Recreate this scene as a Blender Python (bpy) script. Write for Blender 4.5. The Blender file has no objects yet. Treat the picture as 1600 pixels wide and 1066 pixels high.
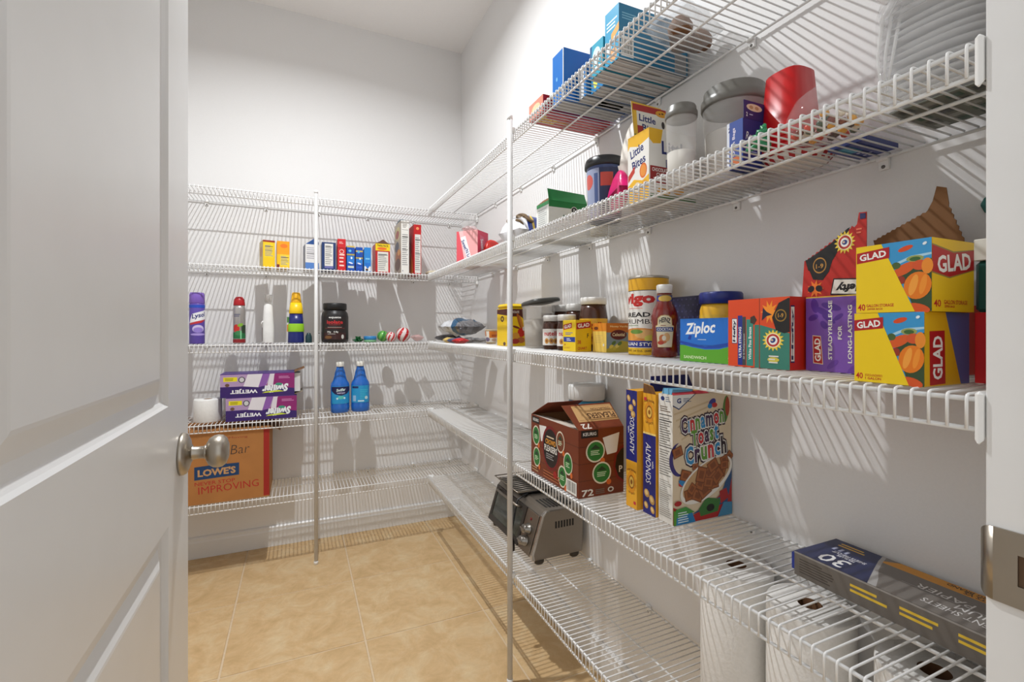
import bpy, bmesh, math, random
from mathutils import Vector, Matrix, noise
random.seed(7)
SC = bpy.context.scene
COL = SC.collection
PI = math.pi
# ------------------------------------------------------------------ camera, world, light, exposure
YAW = 0.4229
cam_d = bpy.data.cameras.new('camera'); cam = bpy.data.objects.new('camera', cam_d); COL.objects.link(cam)
cam.location = (0, 0, 1.14); cam.rotation_euler = (PI/2, 0, -YAW)
cam_d.sensor_width = 36; cam_d.lens = 741.24/1600*36; cam_d.shift_y = -17.65/1600; cam_d.clip_start = 0.02
SC.camera = cam
W = bpy.data.worlds.new('world'); SC.world = W; W.use_nodes = True
W.node_tree.nodes['Background'].inputs[0].default_value = (0.97, 0.985, 1.0, 1)
W.node_tree.nodes['Background'].inputs[1].default_value = 0.86
LIGHT = (0.03, 1.57); LIGHT_W = 30; LIGHT_D = 0.045
SC.view_settings.view_transform = 'Standard'; SC.view_settings.look = 'None'
SC.view_settings.exposure = 0.0; SC.view_settings.gamma = 1; SC.view_settings.use_curve_mapping = False

# ------------------------------------------------------------------ materials
def lin(c):
    return tuple(((x/255)/12.92 if x/255 <= 0.04045 else ((x/255+0.055)/1.055)**2.4) for x in c)
MATS = {}
def mat(c, rough=0.45, metal=0.0, var=0.05, scale=30, bump=0.0, coat=0.0, name=None):
    key = (tuple(c), rough, metal, var, scale, bump, coat)
    if key in MATS: return MATS[key]
    m = bpy.data.materials.new(name or 'surface_%d_%d_%d' % tuple(c)); m.use_nodes = True
    nt = m.node_tree; b = nt.nodes['Principled BSDF']
    r, g, bl = lin(c)
    b.inputs['Roughness'].default_value = rough; b.inputs['Metallic'].default_value = metal
    if coat: b.inputs['Coat Weight'].default_value = coat; b.inputs['Coat Roughness'].default_value = 0.15
    tc = nt.nodes.new('ShaderNodeTexCoord'); nz = nt.nodes.new('ShaderNodeTexNoise')
    nz.inputs['Scale'].default_value = scale; nz.inputs['Detail'].default_value = 3
    nt.links.new(tc.outputs['Object'], nz.inputs['Vector'])
    rp = nt.nodes.new('ShaderNodeValToRGB')
    rp.color_ramp.elements[0].position = 0.3; rp.color_ramp.elements[1].position = 0.7
    rp.color_ramp.elements[0].color = (r*(1-var), g*(1-var), bl*(1-var), 1)
    rp.color_ramp.elements[1].color = (min(1, r*(1+var)), min(1, g*(1+var)), min(1, bl*(1+var)), 1)
    nt.links.new(nz.outputs['Fac'], rp.inputs['Fac']); nt.links.new(rp.outputs['Color'], b.inputs['Base Color'])
    if bump:
        bp = nt.nodes.new('ShaderNodeBump'); bp.inputs['Strength'].default_value = bump; bp.inputs['Distance'].default_value = 0.002
        nt.links.new(nz.outputs['Fac'], bp.inputs['Height']); nt.links.new(bp.outputs['Normal'], b.inputs['Normal'])
    MATS[key] = m
    return m
def clear(c, alpha, rough=0.1, glow=0):
    k = ('clear', tuple(c), alpha, rough, glow)
    if k in MATS: return MATS[k]
    m = bpy.data.materials.new('clear_plastic'); m.use_nodes = True; nt = m.node_tree
    b = nt.nodes['Principled BSDF']; b.inputs['Base Color'].default_value = (*lin(c), 1); b.inputs['Roughness'].default_value = rough
    t = nt.nodes.new('ShaderNodeBsdfTransparent'); mx = nt.nodes.new('ShaderNodeMixShader')
    nz = nt.nodes.new('ShaderNodeTexNoise'); nz.inputs['Scale'].default_value = 60
    bp = nt.nodes.new('ShaderNodeBump'); bp.inputs['Strength'].default_value = 0.25; bp.inputs['Distance'].default_value = 0.002
    tc = nt.nodes.new('ShaderNodeTexCoord'); nt.links.new(tc.outputs['Object'], nz.inputs['Vector'])
    nt.links.new(nz.outputs['Fac'], bp.inputs['Height']); nt.links.new(bp.outputs['Normal'], b.inputs['Normal'])
    mx.inputs[0].default_value = alpha; sh = b.outputs[0]
    if glow:        # thin milky plastic also lets light through diffusely
        tl = nt.nodes.new('ShaderNodeBsdfTranslucent'); tl.inputs[0].default_value = (*lin(c), 1); m2 = nt.nodes.new('ShaderNodeMixShader'); m2.inputs[0].default_value = glow
        nt.links.new(b.outputs[0], m2.inputs[1]); nt.links.new(tl.outputs[0], m2.inputs[2]); sh = m2.outputs[0]
    nt.links.new(t.outputs[0], mx.inputs[1]); nt.links.new(sh, mx.inputs[2])
    nt.links.new(mx.outputs[0], nt.nodes['Material Output'].inputs['Surface'])
    MATS[k] = m
    return m
def tile_mat():
    m = bpy.data.materials.new('travertine_tile'); m.use_nodes = True; nt = m.node_tree; b = nt.nodes['Principled BSDF']
    tc = nt.nodes.new('ShaderNodeTexCoord'); oi = nt.nodes.new('ShaderNodeObjectInfo'); ad = nt.nodes.new('ShaderNodeVectorMath')
    sc = nt.nodes.new('ShaderNodeVectorMath'); sc.operation = 'SCALE'; sc.inputs['Scale'].default_value = 37.0
    cb = nt.nodes.new('ShaderNodeCombineXYZ'); nt.links.new(oi.outputs['Random'], cb.inputs[0]); nt.links.new(oi.outputs['Random'], cb.inputs[1])
    nt.links.new(cb.outputs[0], sc.inputs[0]); nt.links.new(tc.outputs['Object'], ad.inputs[0]); nt.links.new(sc.outputs[0], ad.inputs[1])
    n1 = nt.nodes.new('ShaderNodeTexNoise'); n1.inputs['Scale'].default_value = 8.5; n1.inputs['Detail'].default_value = 8; n1.inputs['Roughness'].default_value = 0.72; n1.inputs['Distortion'].default_value = 0.6
    n2 = nt.nodes.new('ShaderNodeTexNoise'); n2.inputs['Scale'].default_value = 38; n2.inputs['Detail'].default_value = 4
    nt.links.new(ad.outputs[0], n1.inputs['Vector']); nt.links.new(ad.outputs[0], n2.inputs['Vector'])
    rp = nt.nodes.new('ShaderNodeValToRGB'); e = rp.color_ramp.elements
    e[0].position = 0.30; e[0].color = (*lin((200, 166, 117)), 1); e[1].position = 0.72; e[1].color = (*lin((229, 206, 165)), 1)
    x = rp.color_ramp.elements.new(0.48); x.color = (*lin((216, 182, 134)), 1)
    mx = nt.nodes.new('ShaderNodeMix'); mx.data_type = 'RGBA'; mx.blend_type = 'MULTIPLY'; mx.inputs[0].default_value = 0.18
    nt.links.new(n1.outputs['Fac'], rp.inputs['Fac']); nt.links.new(rp.outputs['Color'], mx.inputs[6]); nt.links.new(n2.outputs['Fac'], mx.inputs[7])
    nt.links.new(mx.outputs[2], b.inputs['Base Color']); b.inputs['Roughness'].default_value = 0.5
    bp = nt.nodes.new('ShaderNodeBump'); bp.inputs['Strength'].default_value = 0.06; nt.links.new(n2.outputs['Fac'], bp.inputs['Height']); nt.links.new(bp.outputs['Normal'], b.inputs['Normal'])
    return m
def metal_mat(name, c, rough, stretch):
    m = bpy.data.materials.new(name); m.use_nodes = True; nt = m.node_tree; b = nt.nodes['Principled BSDF']
    b.inputs['Metallic'].default_value = 1; b.inputs['Base Color'].default_value = (*lin(c), 1)
    tc = nt.nodes.new('ShaderNodeTexCoord'); mp = nt.nodes.new('ShaderNodeMapping'); mp.inputs['Scale'].default_value = stretch
    nz = nt.nodes.new('ShaderNodeTexNoise'); nz.inputs['Scale'].default_value = 12; nz.inputs['Detail'].default_value = 4
    mr = nt.nodes.new('ShaderNodeMapRange'); mr.inputs['To Min'].default_value = rough-0.08; mr.inputs['To Max'].default_value = rough+0.1
    nt.links.new(tc.outputs['Object'], mp.inputs['Vector']); nt.links.new(mp.outputs[0], nz.inputs['Vector'])
    nt.links.new(nz.outputs['Fac'], mr.inputs['Value']); nt.links.new(mr.outputs[0], b.inputs['Roughness'])
    return m
WALL = mat((232, 231, 230), 0.65, 0, 0.012, 260, 0.06, name='wall_paint')
CEIL = mat((244, 242, 240), 0.8, 0, 0.012, 120, 0.15, name='ceiling_paint')
TRIM = mat((231, 231, 230), 0.3, 0, 0.01, 20, 0, name='trim_paint')
DOORP = mat((225, 225, 224), 0.28, 0, 0.01, 15, 0, name='door_paint')
WIRE = mat((238, 238, 237), 0.3, 0, 0.01, 60, 0, name='white_vinyl_wire')
PLAS = mat((240, 240, 238), 0.4, 0, 0.01, 40, 0, name='white_plastic')
GROUT = mat((214, 192, 160), 0.85, 0, 0.05, 80, 0, name='grout')
NICKEL = metal_mat('satin_nickel', (176, 168, 156), 0.32, (1, 1, 18))
STEEL = metal_mat('brushed_steel', (150, 142, 132), 0.38, (30, 1, 1))
CARD = mat((128, 88, 52), 0.8, 0, 0.06, 18, 0.05, name='cardboard')
BLACK = mat((22, 22, 24), 0.35)
WHITE = (240, 240, 236)

# ------------------------------------------------------------------ mesh building
class MB:
    def __init__(s): s.v = []; s.f = []; s.m = []; s.sm = []; s.mats = []
    def mi(s, m):
        if m not in s.mats: s.mats.append(m)
        return s.mats.index(m)
    def add(s, vs, fs, m, smooth=False):
        o = len(s.v); k = s.mi(m); s.v += [tuple(p) for p in vs]
        for f in fs: s.f.append(tuple(i+o for i in f)); s.m.append(k); s.sm.append(smooth)
    def box(s, x0, x1, y0, y1, z0, z1, m):
        v = [(x, y, z) for z in (z0, z1) for y in (y0, y1) for x in (x0, x1)]
        s.add(v, [(0, 2, 3, 1), (4, 5, 7, 6), (0, 1, 5, 4), (2, 6, 7, 3), (0, 4, 6, 2), (1, 3, 7, 5)], m)
    def lathe(s, prof, m, n=24, cx=0, cy=0, sx=1, sy=1, smooth=True, sq=0, caps=True):
        vs = []; fs = []
        for r, z in prof:
            for i in range(n):
                a = 2*PI*i/n; c, d = math.cos(a), math.sin(a)
                if sq:
                    k = 1/((abs(c)**sq+abs(d)**sq)**(1/sq)); c *= k; d *= k
                vs.append((cx+r*c*sx, cy+r*d*sy, z))
        for j in range(len(prof)-1):
            for i in range(n):
                a, b = j*n+i, j*n+(i+1) % n
                fs.append((a, b, b+n, a+n))
        if caps and prof[0][0] > 1e-5: fs.append(tuple(range(n-1, -1, -1)))
        if caps and prof[-1][0] > 1e-5: k = (len(prof)-1)*n; fs.append(tuple(range(k, k+n)))
        s.add(vs, fs, m, smooth)
    def tube(s, path, r, m, n=6, smooth=True, closed=False):
        P = [Vector(p) for p in path]; vs = []; fs = []; N = len(P)
        up = None
        for i, p in enumerate(P):
            if closed: t = (P[(i+1) % N]-P[i-1])
            else: t = (P[min(i+1, N-1)]-P[max(i-1, 0)])
            t.normalize()
            if up is None:
                up = Vector((0, 0, 1)) if abs(t.z) < 0.9 else Vector((1, 0, 0))
            u = (up - t*up.dot(t)); u.normalize(); w = t.cross(u); up = u
            rr = r[i] if isinstance(r, (list, tuple)) else r
            for k in range(n):
                a = 2*PI*k/n; vs.append(p+u*rr*math.cos(a)+w*rr*math.sin(a))
        for i in range(N if closed else N-1):
            for k in range(n):
                a, b = i*n+k, i*n+(k+1) % n; j = ((i+1) % N)*n
                fs.append((a, b, j+(k+1) % n, j+k))
        if not closed: fs += [tuple(range(n-1, -1, -1)), tuple(range((N-1)*n, N*n))]
        s.add(vs, fs, m, smooth)
    def prism(s, pts, axis, a0, a1, m):
        # pts 2D polygon; axis 'x': pts=(y,z) ; 'y': pts=(x,z) ; 'z': pts=(x,y)
        def mk(p, a): return (a, p[0], p[1]) if axis == 'x' else ((p[0], a, p[1]) if axis == 'y' else (p[0], p[1], a))
        n = len(pts); v = [mk(p, a0) for p in pts]+[mk(p, a1) for p in pts]
        f = [tuple(range(n-1, -1, -1)), tuple(range(n, 2*n))]+[(i, (i+1) % n, (i+1) % n+n, i+n) for i in range(n)]
        s.add(v, f, m)
    def build(s, name, parent=None, bevel=0, fix=True):
        me = bpy.data.meshes.new(name); me.from_pydata(s.v, [], s.f)
        for m in s.mats: me.materials.append(m)
        me.polygons.foreach_set('material_index', s.m); me.polygons.foreach_set('use_smooth', s.sm)
        if fix or bevel:
            bm = bmesh.new(); bm.from_mesh(me)
            if fix: bmesh.ops.recalc_face_normals(bm, faces=bm.faces)
            if bevel:
                bmesh.ops.bevel(bm, geom=[e for e in bm.edges if len(e.link_faces) == 2 and e.calc_face_angle(0) > 0.6], offset=bevel, segments=1, affect='EDGES')
            bm.to_mesh(me); bm.free()
        me.update()
        o = bpy.data.objects.new(name, me); COL.objects.link(o); o.parent = parent
        return o
def empty(name, label, cat, loc=(0, 0, 0), rot=0, group=None, rotv=None):
    o = bpy.data.objects.new(name, None); COL.objects.link(o); o.location = loc
    o.rotation_euler = rotv or (0, 0, rot); o['label'] = label; o['category'] = cat
    if group: o['group'] = group
    return o
def struct(o): o['kind'] = 'structure'; return o
def part(name, parent, fn, bevel=0):
    m = MB(); fn(m); return m.build(name, parent, bevel)
def pillow(mb, w, d, h, m, crinkle=0.006, seed=0, nx=14, ny=10, p=2.6, flat=0.0):
    # soft closed bag lying flat: grid top + bottom
    vs = []; fs = []; rnd = Vector((seed*3.1, seed*7.7, seed*1.3))
    for side in (1, -1):
        for j in range(ny+1):
            for i in range(nx+1):
                a = i/nx*2-1; b = j/ny*2-1
                t = max(0, (1-abs(a)**p))*max(0, (1-abs(b)**p)); t = t**0.55
                x = a*w/2; y = b*d/2
                k = noise.noise(Vector((x*34, y*34, side*2.0))+rnd)*crinkle*(0.3+t)
                vs.append((x, y, h/2+(side*t*h/2*(1-flat*(side < 0)))+k))
    n = (nx+1)*(ny+1)
    for sd in range(2):
        for j in range(ny):
            for i in range(nx):
                a = sd*n+j*(nx+1)+i; f = (a, a+1, a+nx+2, a+nx+1); fs.append(f if sd == 0 else f[::-1])
    for i in range(nx):
        for a in (i, ny*(nx+1)+i): fs.append((a, a+n, a+n+1, a+1))
    for j in range(ny):
        for a in (j*(nx+1), j*(nx+1)+nx): fs.append((a, a+nx+1, a+nx+1+n, a+n))
    mb.add(vs, fs, m, True)

# ------------------------------------------------------------------ flat print: lettering and artwork on faces
TXT = {}
def text_mesh(s, bold):
    k = (s, bold)
    if k not in TXT:
        c = bpy.data.curves.new('lettering', 'FONT'); c.body = s; c.size = 1; c.resolution_u = 2; c.offset = bold; c.fill_mode = 'FRONT'
        o = bpy.data.objects.new('lettering', c); me = bpy.data.meshes.new_from_object(o)
        vs = [(v.co.x, v.co.y) for v in me.vertices]; fs = [tuple(p.vertices) for p in me.polygons]
        bpy.data.objects.remove(o); bpy.data.curves.remove(c); bpy.data.meshes.remove(me)
        if bold > .055:      # wide outline versions keep the frame of the plain letters
            text_mesh(s, .02); x0, x1, y0, y1 = TXT[('box', s)]
        else:
            xs = [v[0] for v in vs]; ys = [v[1] for v in vs]; x0, x1, y0, y1 = min(xs), max(xs), min(ys), max(ys)
            TXT[('box', s)] = (x0, x1, y0, y1)
        TXT[k] = ([((x-x0)/(x1-x0)-.5, (y-y0)/(y1-y0)-.5) for x, y in vs], fs, (x1-x0)/(y1-y0))
    return TXT[k]
class Print:
    """flat print on a surface; map(x, y, lift) takes metres on the face; x, y below are fractions of the face size"""
    def __init__(s, mp, w, h, curved=False): s.mp = mp; s.w = w; s.h = h; s.mb = MB(); s.k = 0; s.curved = curved; s.rough = 0.4; s.metal = 0
    def _lift(s): s.k += 1; return 0.00025+s.k*(0.00004 if s.curved else 0.00002)
    def _add(s, pts, fs, col):
        if s.curved:      # cut along fixed columns so that all layers bend alike
            bm = bmesh.new(); vs = [bm.verts.new((x*s.w, y*s.h, 0)) for x, y in pts]
            for f in fs:
                try: bm.faces.new([vs[i] for i in f])
                except ValueError: pass
            xs = [p[0]*s.w for p in pts]; k = math.floor(min(xs)/.004)+1
            while k*.004 < max(xs)-1e-6:
                bmesh.ops.bisect_plane(bm, geom=bm.verts[:]+bm.edges[:]+bm.faces[:], plane_co=(k*.004, 0, 0), plane_no=(1, 0, 0)); k += 1
            bm.verts.index_update(); pts = [(v.co.x/s.w, v.co.y/s.h) for v in bm.verts]; fs = [tuple(v.index for v in f.verts) for f in bm.faces]; bm.free()
        l = s._lift(); m = col if hasattr(col, 'node_tree') else mat(col, s.rough, s.metal, 0.02)
        s.mb.add([s.mp(x*s.w, y*s.h, l) for x, y in pts], fs, m)
    def rect(s, x0, y0, x1, y1, col):
        n = 1
        pts = []; fs = []
        for i in range(n+1):
            x = x0+(x1-x0)*i/n; pts += [(x, y0), (x, y1)]
        for i in range(n): fs.append((2*i, 2*i+2, 2*i+3, 2*i+1))
        s._add(pts, fs, col); return s
    def poly(s, pts, col): s._add(pts, [tuple(range(len(pts)))], col); return s
    def ell(s, cx, cy, rx, ry, col, n=20, rot=0, star=0):
        pts = []
        for i in range(n):
            a = 2*PI*i/n; q = (1-star*(i % 2)); x = rx*s.w*math.cos(a)*q; y = ry*s.h*math.sin(a)*q
            pts.append((cx+(x*math.cos(rot)-y*math.sin(rot))/s.w, cy+(x*math.sin(rot)+y*math.cos(rot))/s.h))
        if star or s.curved: s._add([(cx, cy)]+pts, [(0, i+1, (i+1) % n+1) for i in range(n)], col)
        else: s._add(pts, [tuple(range(n))], col)
        return s
    def text(s, t, cx, cy, tw, th, col, rot=0, bold=0.02, shear=0, arc=0):
        vs, fs, _ = text_mesh(t, 0 if 'M' in t else bold); r = math.radians(rot); c, d = math.cos(r), math.sin(r)
        W_, H_ = (s.w, s.h)
        if abs(abs(rot) % 180-90) < 30: aw, ah = tw*H_, th*W_
        else: aw, ah = tw*W_, th*H_
        pts = []
        for x, y in vs:
            X = x*aw+shear*y*ah; Y = y*ah+arc*ah*(1-4*x*x)
            pts.append((cx+(X*c-Y*d)/W_, cy+(X*d+Y*c)/H_))
        s._add(pts, fs, col); return s
    def fine(s, x0, y0, x1, y1, n, col, fill=0.45):
        dy = (y1-y0)/n; pts = []; fs = []
        for i in range(n):
            y = y1-(i+0.75)*dy; xe = x0+(x1-x0)*random.uniform(0.6, 1.0); o = len(pts)
            pts += [(x0, y), (xe, y), (xe, y+dy*fill), (x0, y+dy*fill)]; fs.append((o, o+1, o+2, o+3))
        s._add(pts, fs, col); return s
    def barcode(s, x0, y0, x1, y1, col=(20, 20, 20), bg=(235, 235, 230)):
        s.rect(x0, y0, x1, y1, bg); pts = []; fs = []; x = x0+(x1-x0)*0.08
        while x < x1-(x1-x0)*0.1:
            w = (x1-x0)*random.choice((0.02, 0.03, 0.05)); o = len(pts)
            pts += [(x, y0+(y1-y0)*.15), (x+w, y0+(y1-y0)*.15), (x+w, y1-(y1-y0)*.1), (x, y1-(y1-y0)*.1)]; fs.append((o, o+1, o+2, o+3)); x += w+(x1-x0)*0.04
        s._add(pts, fs, col); return s
    def done(s, name, parent):
        return s.mb.build(name, parent, fix=False)
def plane_map(o, ux, uy):
    o, ux, uy = Vector(o), Vector(ux).normalized(), Vector(uy).normalized(); n = ux.cross(uy)
    return lambda x, y, l: o+ux*x+uy*y+n*l
def cyl_map(rfun, z0, w, face=-PI/2, sx=1, sy=1):
    # x metres around, centred on angle 'face'
    def f(x, y, l):
        z = z0+y; r = rfun(z)+l; a = face+(x-w/2)/max(1e-4, rfun(z0))
        return Vector((r*math.cos(a)*sx, r*math.sin(a)*sy, z))
    return f
class Carton:
    def __init__(s, name, label, x0, x1, y0, y1, z, h, col, rot=0, cat='box', group=None, top=True, bevel=0.0008, tilt=None, pname='carton', var=0.03):
        s.w, s.d, s.h = x1-x0, y1-y0, h; s.col = col
        s.e = empty(name, label, cat, ((x0+x1)/2, (y0+y1)/2, z), math.radians(rot), group, rotv=tilt)
        m = MB(); M = col if hasattr(col, 'node_tree') else mat(col, 0.42, 0, var, 25)
        w, d = s.w/2, s.d/2
        if top: m.box(-w, w, -d, d, 0, h, M)
        else:
            t = 0.0012; K = CARD
            m.box(-w, w, -d, d, 0, t, M)
            for a in ((-w, w, -d, -d+t), (-w, w, d-t, d), (-w, -w+t, -d+t, d-t), (w-t, w, -d+t, d-t)): m.box(a[0], a[1], a[2], a[3], t, h, M)
            for a in ((-w+t, w-t, -d+t, -d+1.6*t), (-w+t, w-t, d-1.6*t, d-t), (-w+t, -w+1.6*t, -d+2*t, d-2*t), (w-1.6*t, w-t, -d+2*t, d-2*t)): m.box(a[0], a[1], a[2], a[3], t, h-.0005, K)
        s.body = m.build(pname, s.e, bevel if top else 0)
    def face(s, n):
        w, d, h = s.w/2, s.d/2, s.h
        o, ux, uy, W_, H_ = {'front': ((-w, -d, 0), (1, 0, 0), (0, 0, 1), s.w, h), 'back': ((w, d, 0), (-1, 0, 0), (0, 0, 1), s.w, h),
            'left': ((-w, d, 0), (0, -1, 0), (0, 0, 1), s.d, h), 'right': ((w, -d, 0), (0, 1, 0), (0, 0, 1), s.d, h),
            'top': ((-w, -d, h), (1, 0, 0), (0, 1, 0), s.w, s.d), 'bottom': ((-w, d, 0), (1, 0, 0), (0, -1, 0), s.w, s.d)}[n]
        p = Print(plane_map(o, ux, uy), W_, H_); p.rect(0.004, 0.004, .996, .996, s.col); return p
    def flap(s, name, pts, m, mat2=None, th=0.0012):
        # 3D polygon in local coords given thickness along its normal
        P = [Vector(p) for p in pts]; n = (P[1]-P[0]).cross(P[2]-P[1]).normalized()*th; k = len(P)
        mb = MB(); mb.add(P, [tuple(range(k))], m); mb.add([p-n for p in P], [tuple(range(k-1, -1, -1))], mat2 or m)
        q = []
        for p in P: q += [p, p-n]
        mb.add(q, [(2*i, (2*i+2) % (2*k), (2*i+3) % (2*k), 2*i+1) for i in range(k)], mat2 or m)
        return mb.build(name, s.e, fix=False)
def band(o, axis, a0, a1, m):      # recolour a printed band across a soft bag
    o.data.materials.append(m); k = len(o.data.materials)-1
    for f in o.data.polygons:
        if a0 < f.center[axis] < a1: f.material_index = k
def bag_of(name, label, cat, loc, w, d, h, col, rot=0, rough=0.25, metal=0.0, crinkle=0.006, seed=1, tilt=None, group=None, m=None):
    e = empty(name, label, cat, loc, rot, group, rotv=tilt)
    part('pouch', e, lambda q: pillow(q, w, d, h, m or mat(col, rough, metal, 0.1, 40), crinkle, seed))
    return e

# ------------------------------------------------------------------ the room
XR, XL, YB, YF, ZC = 0.92, -0.86, 2.805, 0.242, 2.848
YF0 = 0.112; JX = 0.635; HX = -0.193
struct(part('wall_right', None, lambda m: m.box(XR, XR+.1, YF0, YB+.1, -.02, ZC+.1, WALL)))
struct(part('wall_back', None, lambda m: m.box(XL-.1, XR, YB, YB+.1, -.02, ZC+.1, WALL)))
struct(part('wall_left', None, lambda m: m.box(XL-.1, XL, YF0, YB, -.02, ZC+.1, WALL)))
def fw(m):
    m.box(JX+.019, XR, YF0, YF, -.02, ZC, WALL); m.box(XL, HX-.019, YF0, YF, -.02, ZC, WALL); m.box(HX-.019, JX+.019, YF0, YF, 2.06, ZC, WALL)
struct(part('wall_front', None, fw))
struct(part('ceiling', None, lambda m: m.box(XL, XR, YF0, YB, ZC, ZC+.1, CEIL)))
floor = struct(part('floor', None, lambda m: m.box(-1.8, 1.8, -1.6, YB, -.08, -.0025, GROUT)))
TM = tile_mat(); TS = 0.4623; g = 0.0035
tiles_cache = {}
for i in range(-4, 5):
    for j in range(-8, 4):
        x0, x1 = -.238+i*TS+g, -.238+(i+1)*TS-g; y0, y1 = 1.807+j*TS+g, 1.807+(j+1)*TS-g
        x0, x1 = max(x0, -1.79 if y1 < YF0 else XL+.001), min(x1, 1.79 if y1 < YF0 else XR-.001); y0, y1 = max(y0, -1.59), min(y1, YB-.001)
        if x1-x0 < .02 or y1-y0 < .02: continue
        k = (round(x1-x0, 4), round(y1-y0, 4))
        if k not in tiles_cache:
            o = part('tile', floor, lambda m: m.box(-k[0]/2, k[0]/2, -k[1]/2, k[1]/2, -.006, 0, TM), 0.0012); tiles_cache[k] = o.data
        else:
            o = bpy.data.objects.new('tile', tiles_cache[k]); COL.objects.link(o); o.parent = floor
        o.location = ((x0+x1)/2, (y0+y1)/2, 0)
BP = [(0, 0), (.014, 0), (.014, .078), (.011, .086), (.011, .098), (.005, .105), (0, .105)]
def bb(name, f): struct(part(name, None, f))
bb('baseboard_back', lambda m: m.prism([(YB-.0005-a, b+.0005) for a, b in BP], 'x', XL+.015, XR-.015, TRIM))
bb('baseboard_right', lambda m: m.prism([(XR-.0005-a, b+.0005) for a, b in BP], 'y', YF+.001, YB-.001, TRIM))
bb('baseboard_left', lambda m: m.prism([(XL+.0005+a, b+.0005) for a, b in BP], 'y', YF+.001, YB-.001, TRIM))
# door frame
def jamb(m):
    m.box(JX, JX+.0185, YF0-.003, YF-.0005, 0, 2.04, TRIM); m.box(HX-.0185, HX, YF0-.003, YF-.0005, 0, 2.04, TRIM); m.box(HX-.0185, JX+.0185, YF0-.003, YF-.0005, 2.04, 2.0595, TRIM)
fr = struct(part('trim_1', None, jamb, 0.0012))
part('door_stop', fr, lambda m: m.box(JX-.011, JX-.0002, YF0+.01, YF-.038, 0, 2.03, TRIM), .002)
# strike plate on the latch side
sk = empty('strike_plate', 'satin nickel strike plate screwed to the white door jamb', 'strike plate', (JX-.0005, .205, .907))
def strike(m):
    H2 = .0365
    # plate with latch hole
    for y0, y1, z0, z1 in ((-.032, -.012, -H2, H2), (.012, .030, -H2, H2), (-.012, .012, -H2, -.015), (-.012, .012, .015, H2)):
        m.box(-.0022, 0, y0, y1, z0, z1, NICKEL)
part('plate', sk, strike)
def lip(m):
    # curved lip bending round the jamb edge into the pantry
    vs = []; fs = []; n = 8
    for i in range(n+1):
        t = i/n; y = .030+.0125*math.sin(t*1.45); x = -.0022+.010*(1-math.cos(t*1.45)); zz = .0365*(1-.30*t*t)
        for q in (0, 1): vs += [(x+q*.0018, y, -zz), (x+q*.0018, y, zz)]
    for i in range(n):
        a = i*4; b = a+4
        fs += [(a, b, b+1, a+1), (a+2, a+3, b+3, b+2), (a, a+2, b+2, b), (a+1, b+1, b+3, a+3)]
    k = n*4; fs += [(k, k+2, k+3, k+1)]
    m.add(vs, fs, NICKEL, True)
part('lip', sk, lip)
part('latch_recess', sk, lambda m: m.box(-.0006, -.0002, -.0119, .0119, -.0149, .0149, mat((96, 74, 54), .9)))
for z in (.026, -.026):
    s_ = part('screw', sk, lambda m: m.lathe([(.0052, 0), (.0048, .0009), (.001, .0013)], NICKEL, 12)); s_.rotation_euler = (0, -PI/2, 0); s_.location = (-.0022, -.002, z)
# door (open at right angles to the front wall)
door = bpy.data.objects.new('door_1', None); COL.objects.link(door); door.location = (-.191, .272, .008); struct(door)
DW, DH, DT = .80, 2.03, .035
PY0, PY1 = .145, .652      # panel opening along the door
rails = ((0, .245), (.815, 1.008), (1.905, DH))
for a, b in ((0, PY0), (PY1, DW)): part('stile', door, lambda m: m.box(-DT, 0, a, b, 0, DH, DOORP))
for a, b in rails: part('rail', door, lambda m: m.box(-DT, 0, PY0, PY1, a, b, DOORP))
def panel(z0, z1):
    def f(m):
        for side in (0, 1):
            rings = [(0, 0), (.004, -.0035), (.010, -.0075), (.024, -.0085), (.046, -.0015), (.050, -.001)]
            vs = []; fs = []
            for ins, dep in rings:
                x = dep if side == 0 else -DT-dep
                vs += [(x, PY0+ins, z0+ins), (x, PY1-ins, z0+ins), (x, PY1-ins, z1-ins), (x, PY0+ins, z1-ins)]
            for i in range(len(rings)-1):
                for k in range(4): fs.append((i*4+k, i*4+(k+1) % 4, i*4+4+(k+1) % 4, i*4+4+k))
            k = (len(rings)-1)*4; fs.append((k, k+1, k+2, k+3)); m.add(vs, fs, DOORP)
    return f
part('panel', door, panel(.245, .815)); part('panel', door, panel(1.008, 1.905))
kn = bpy.data.objects.new('door_knob', None); COL.objects.link(kn); kn.parent = door; kn.location = (0, .742, .910); kn.rotation_euler = (0, PI/2, 0)
part('rose', kn, lambda m: m.lathe([(.0375, 0), (.0375, .004), (.035, .009), (.027, .0125), (.018, .0145), (.0145, .017)], NICKEL, 36))
part('neck', kn, lambda m: m.lathe([(.0145, .014), (.0115, .019), (.0108, .026), (.0108, .034), (.0125, .036), (.0125, .040), (.0105, .041)], NICKEL, 28))
part('knob', kn, lambda m: m.lathe([(.0105, .038), (.017, .0393), (.024, .043), (.0285, .050), (.0297, .057), (.0285, .064), (.0235, .070), (.0135, .0735), (0, .0745)], NICKEL, 36))
for z in (.25, 1.05, 1.80):
    h_ = part('hinge', door, lambda m: m.lathe([(.006, -.045), (.006, .045)], NICKEL, 12)); h_.location = (.0045, -.008, z)

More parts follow.
